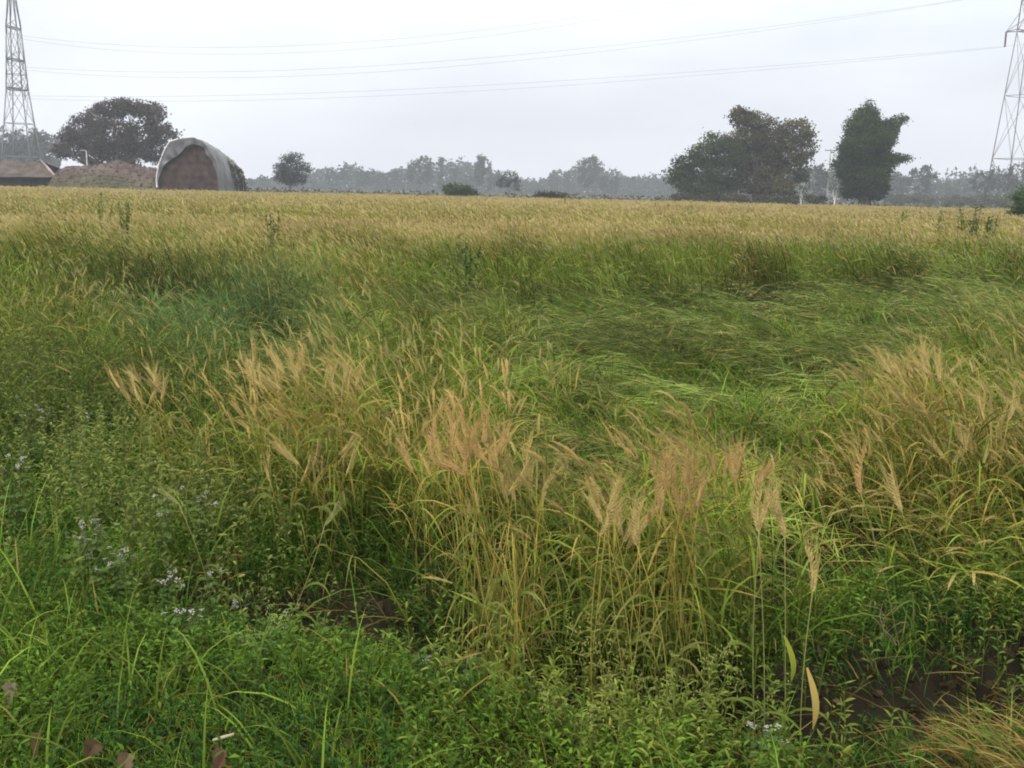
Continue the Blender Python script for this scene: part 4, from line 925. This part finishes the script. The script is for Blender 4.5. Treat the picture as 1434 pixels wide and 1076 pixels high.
tag(mb.build('broken_stalk', MV, at=tuple(p)), 'pale broken stalk on top of the reddish dead leaf', 'broken stalk')
def twigs(label, px_, py_, n, L_, c):
    b = onz(px_, py_, 0.0); b[2] = ground_z(b[0], b[1]); mb = MB()
    for k in range(n):
        a = rng.normal(0, .9); l_ = L_ * rng.uniform(.5, 1.1); p = np.array([0., 0, 0]) + rng.normal(0, .02, 3) * [1, 1, 0]; pts = [p]
        for q in range(5):
            p = p + np.array([math.sin(a), rng.normal(0, .3), math.cos(a)]) * l_ / 5; a += rng.normal(0, .55); pts.append(p)
        tube(mb, pts, np.linspace(.0028, .001, 6), np.array(c) * rng.uniform(.6, 1.3), 6)
    tag(mb.build('dead_weed', MV, at=tuple(b)), label, 'dead weed')
twigs('dead brown branching stems at centre, right of the yellow straw stems', 805, 955, 10, .26, (.22, .15, .10))
twigs('dead pinkish brown weed in the dark gap on the right', 1235, 890, 10, .24, (.26, .17, .13))
# straw spilling in from the bottom right corner
b = onz(1485, 1098, 0); mb = MB(); n = 260
base = np.array([b[0], b[1], ground_z(b[0], b[1])]) + rng.normal(0, 1, (n, 3)) * [.13, .06, .02]; base[:, 2] = ground_z(base[:, 0], base[:, 1])
az = np.pi + rng.normal(0, .5, n); cc = rng.uniform(.4, 1.2, n)[:, None] * lerp(np.tile([.33, .21, .07], (n, 1)), np.tile([.24, .26, .07], (n, 1)), (rng.random(n) < .35) * 1.0)
ct, th_ = ribbons(mb, base - b, az, rng.uniform(.12, .36, n), rng.uniform(.1, .9, n), rng.uniform(1.3, 2.0, n), .0055, 7, cc * .8, cc * 1.1, P_LEAF, rng.uniform(0, 3, n))
awns(mb, ct[:60, -3:], th_[:60, -3:], az[:60], 8, .06, .0011, cc[:60] * 1.2)
tag(mb.build('straw_tuft', MV, at=tuple(b)), 'orange straw tuft bending in from the bottom right corner', 'straw tuft')

# weeds standing up out of the far crop
def crop_weed(label, px_, D, toppy, c=(.14, .17, .05), w=.22, n=7):
    b = basept(px_, D, 0.0); b[2] = ground_z(b[0], b[1]); H = ony(px_, toppy, D)[2] - b[2]; root = empty('tall_weed', tuple(b), label, 'tall weed', 'weeds standing above the crop')
    for k in range(n):
        e = np.array([rng.normal(0, w * .6), rng.normal(0, w * .6), H * rng.uniform(.72, 1.0)]); path = pos_path(np.zeros(3), e, (0, 0, 0), 8); mb = MB()
        tube(mb, path, np.linspace(.008, .003, 8), np.array(c) * .8, 6); m = 46
        t = rng.uniform(.35, 1, m); p = e * t[:, None] + rng.normal(0, w * .34, (m, 3)) * (1.15 - t)[:, None] * 1.5
        quads(mb, p, rng.uniform(.03, .055, m) * (D / 20) ** .5, np.array(c) * rng.uniform(.6, 1.6, m)[:, None]); mb.build('stem', MV, root)
crop_weed('dark green weed above the crop on the left, in front of the brick heap', 177, 15, 272, n=6, w=.10)
crop_weed('small weed left of the taller one on the left side of the crop', 146, 20, 270, w=.12, n=4)
crop_weed('pale green weed above the crop below the small lone tree', 386, 16, 290, (.10, .12, .04), .12, 4)
crop_weed('dark weed at the back of the flattened patch near centre', 636, 12.5, 322, n=6, w=.16)
crop_weed('feathery green weed at centre edge of the flattened patch', 655, 12, 328, (.06, .10, .03), .12, 5)
crop_weed('green weed patch in the crop at right, left of the edge bush', 1352, 24, 288, (.06, .09, .025), .35, 10)
crop_weed('green weed right of the patch near the right frame edge', 1378, 23, 292, (.07, .10, .03), .2, 6)
crop_weed('small dark weed in the crop below the pale hazy trees on the right', 1262, 38, 288, w=.15, n=4)
crop_weed('small dark weed in the crop between the two right hand weeds', 1314, 36, 290, w=.15, n=4)
crop_weed('thin dark post like weed at the far crop edge at centre', 790, 70, 276, w=.10, n=4)

# ------------------------------------------------------------------ haze: one closed box of even air round everything
me = bpy.data.meshes.new('haze'); hx, y0, y1, z0, z1 = 1150, -260, 1200, -2.2, 62
vv = [(sx_ * hx, yy, zz) for zz in (z0, z1) for yy in (y0, y1) for sx_ in (-1, 1)]
me.from_pydata(vv, [], [(0, 2, 3, 1), (4, 5, 7, 6), (0, 1, 5, 4), (2, 6, 7, 3), (0, 4, 6, 2), (1, 3, 7, 5)])
hm = bpy.data.materials.new('haze_air'); hm.use_nodes = True; hn = hm.node_tree.nodes; hl = hm.node_tree.links; hn.remove(hn['Principled BSDF'])
pv = hn.new('ShaderNodeVolumePrincipled'); pv.inputs['Color'].default_value = (.86, .92, 1, 1); pv.inputs['Density'].default_value = .00074; pv.inputs['Anisotropy'].default_value = .1
hl.new(pv.outputs[0], hn['Material Output'].inputs['Volume']); me.materials.append(hm)
ho = bpy.data.objects.new('haze', me); COL.objects.link(ho); tag(ho, 'pale thin haze filling the air over the field', 'haze', kind='stuff')
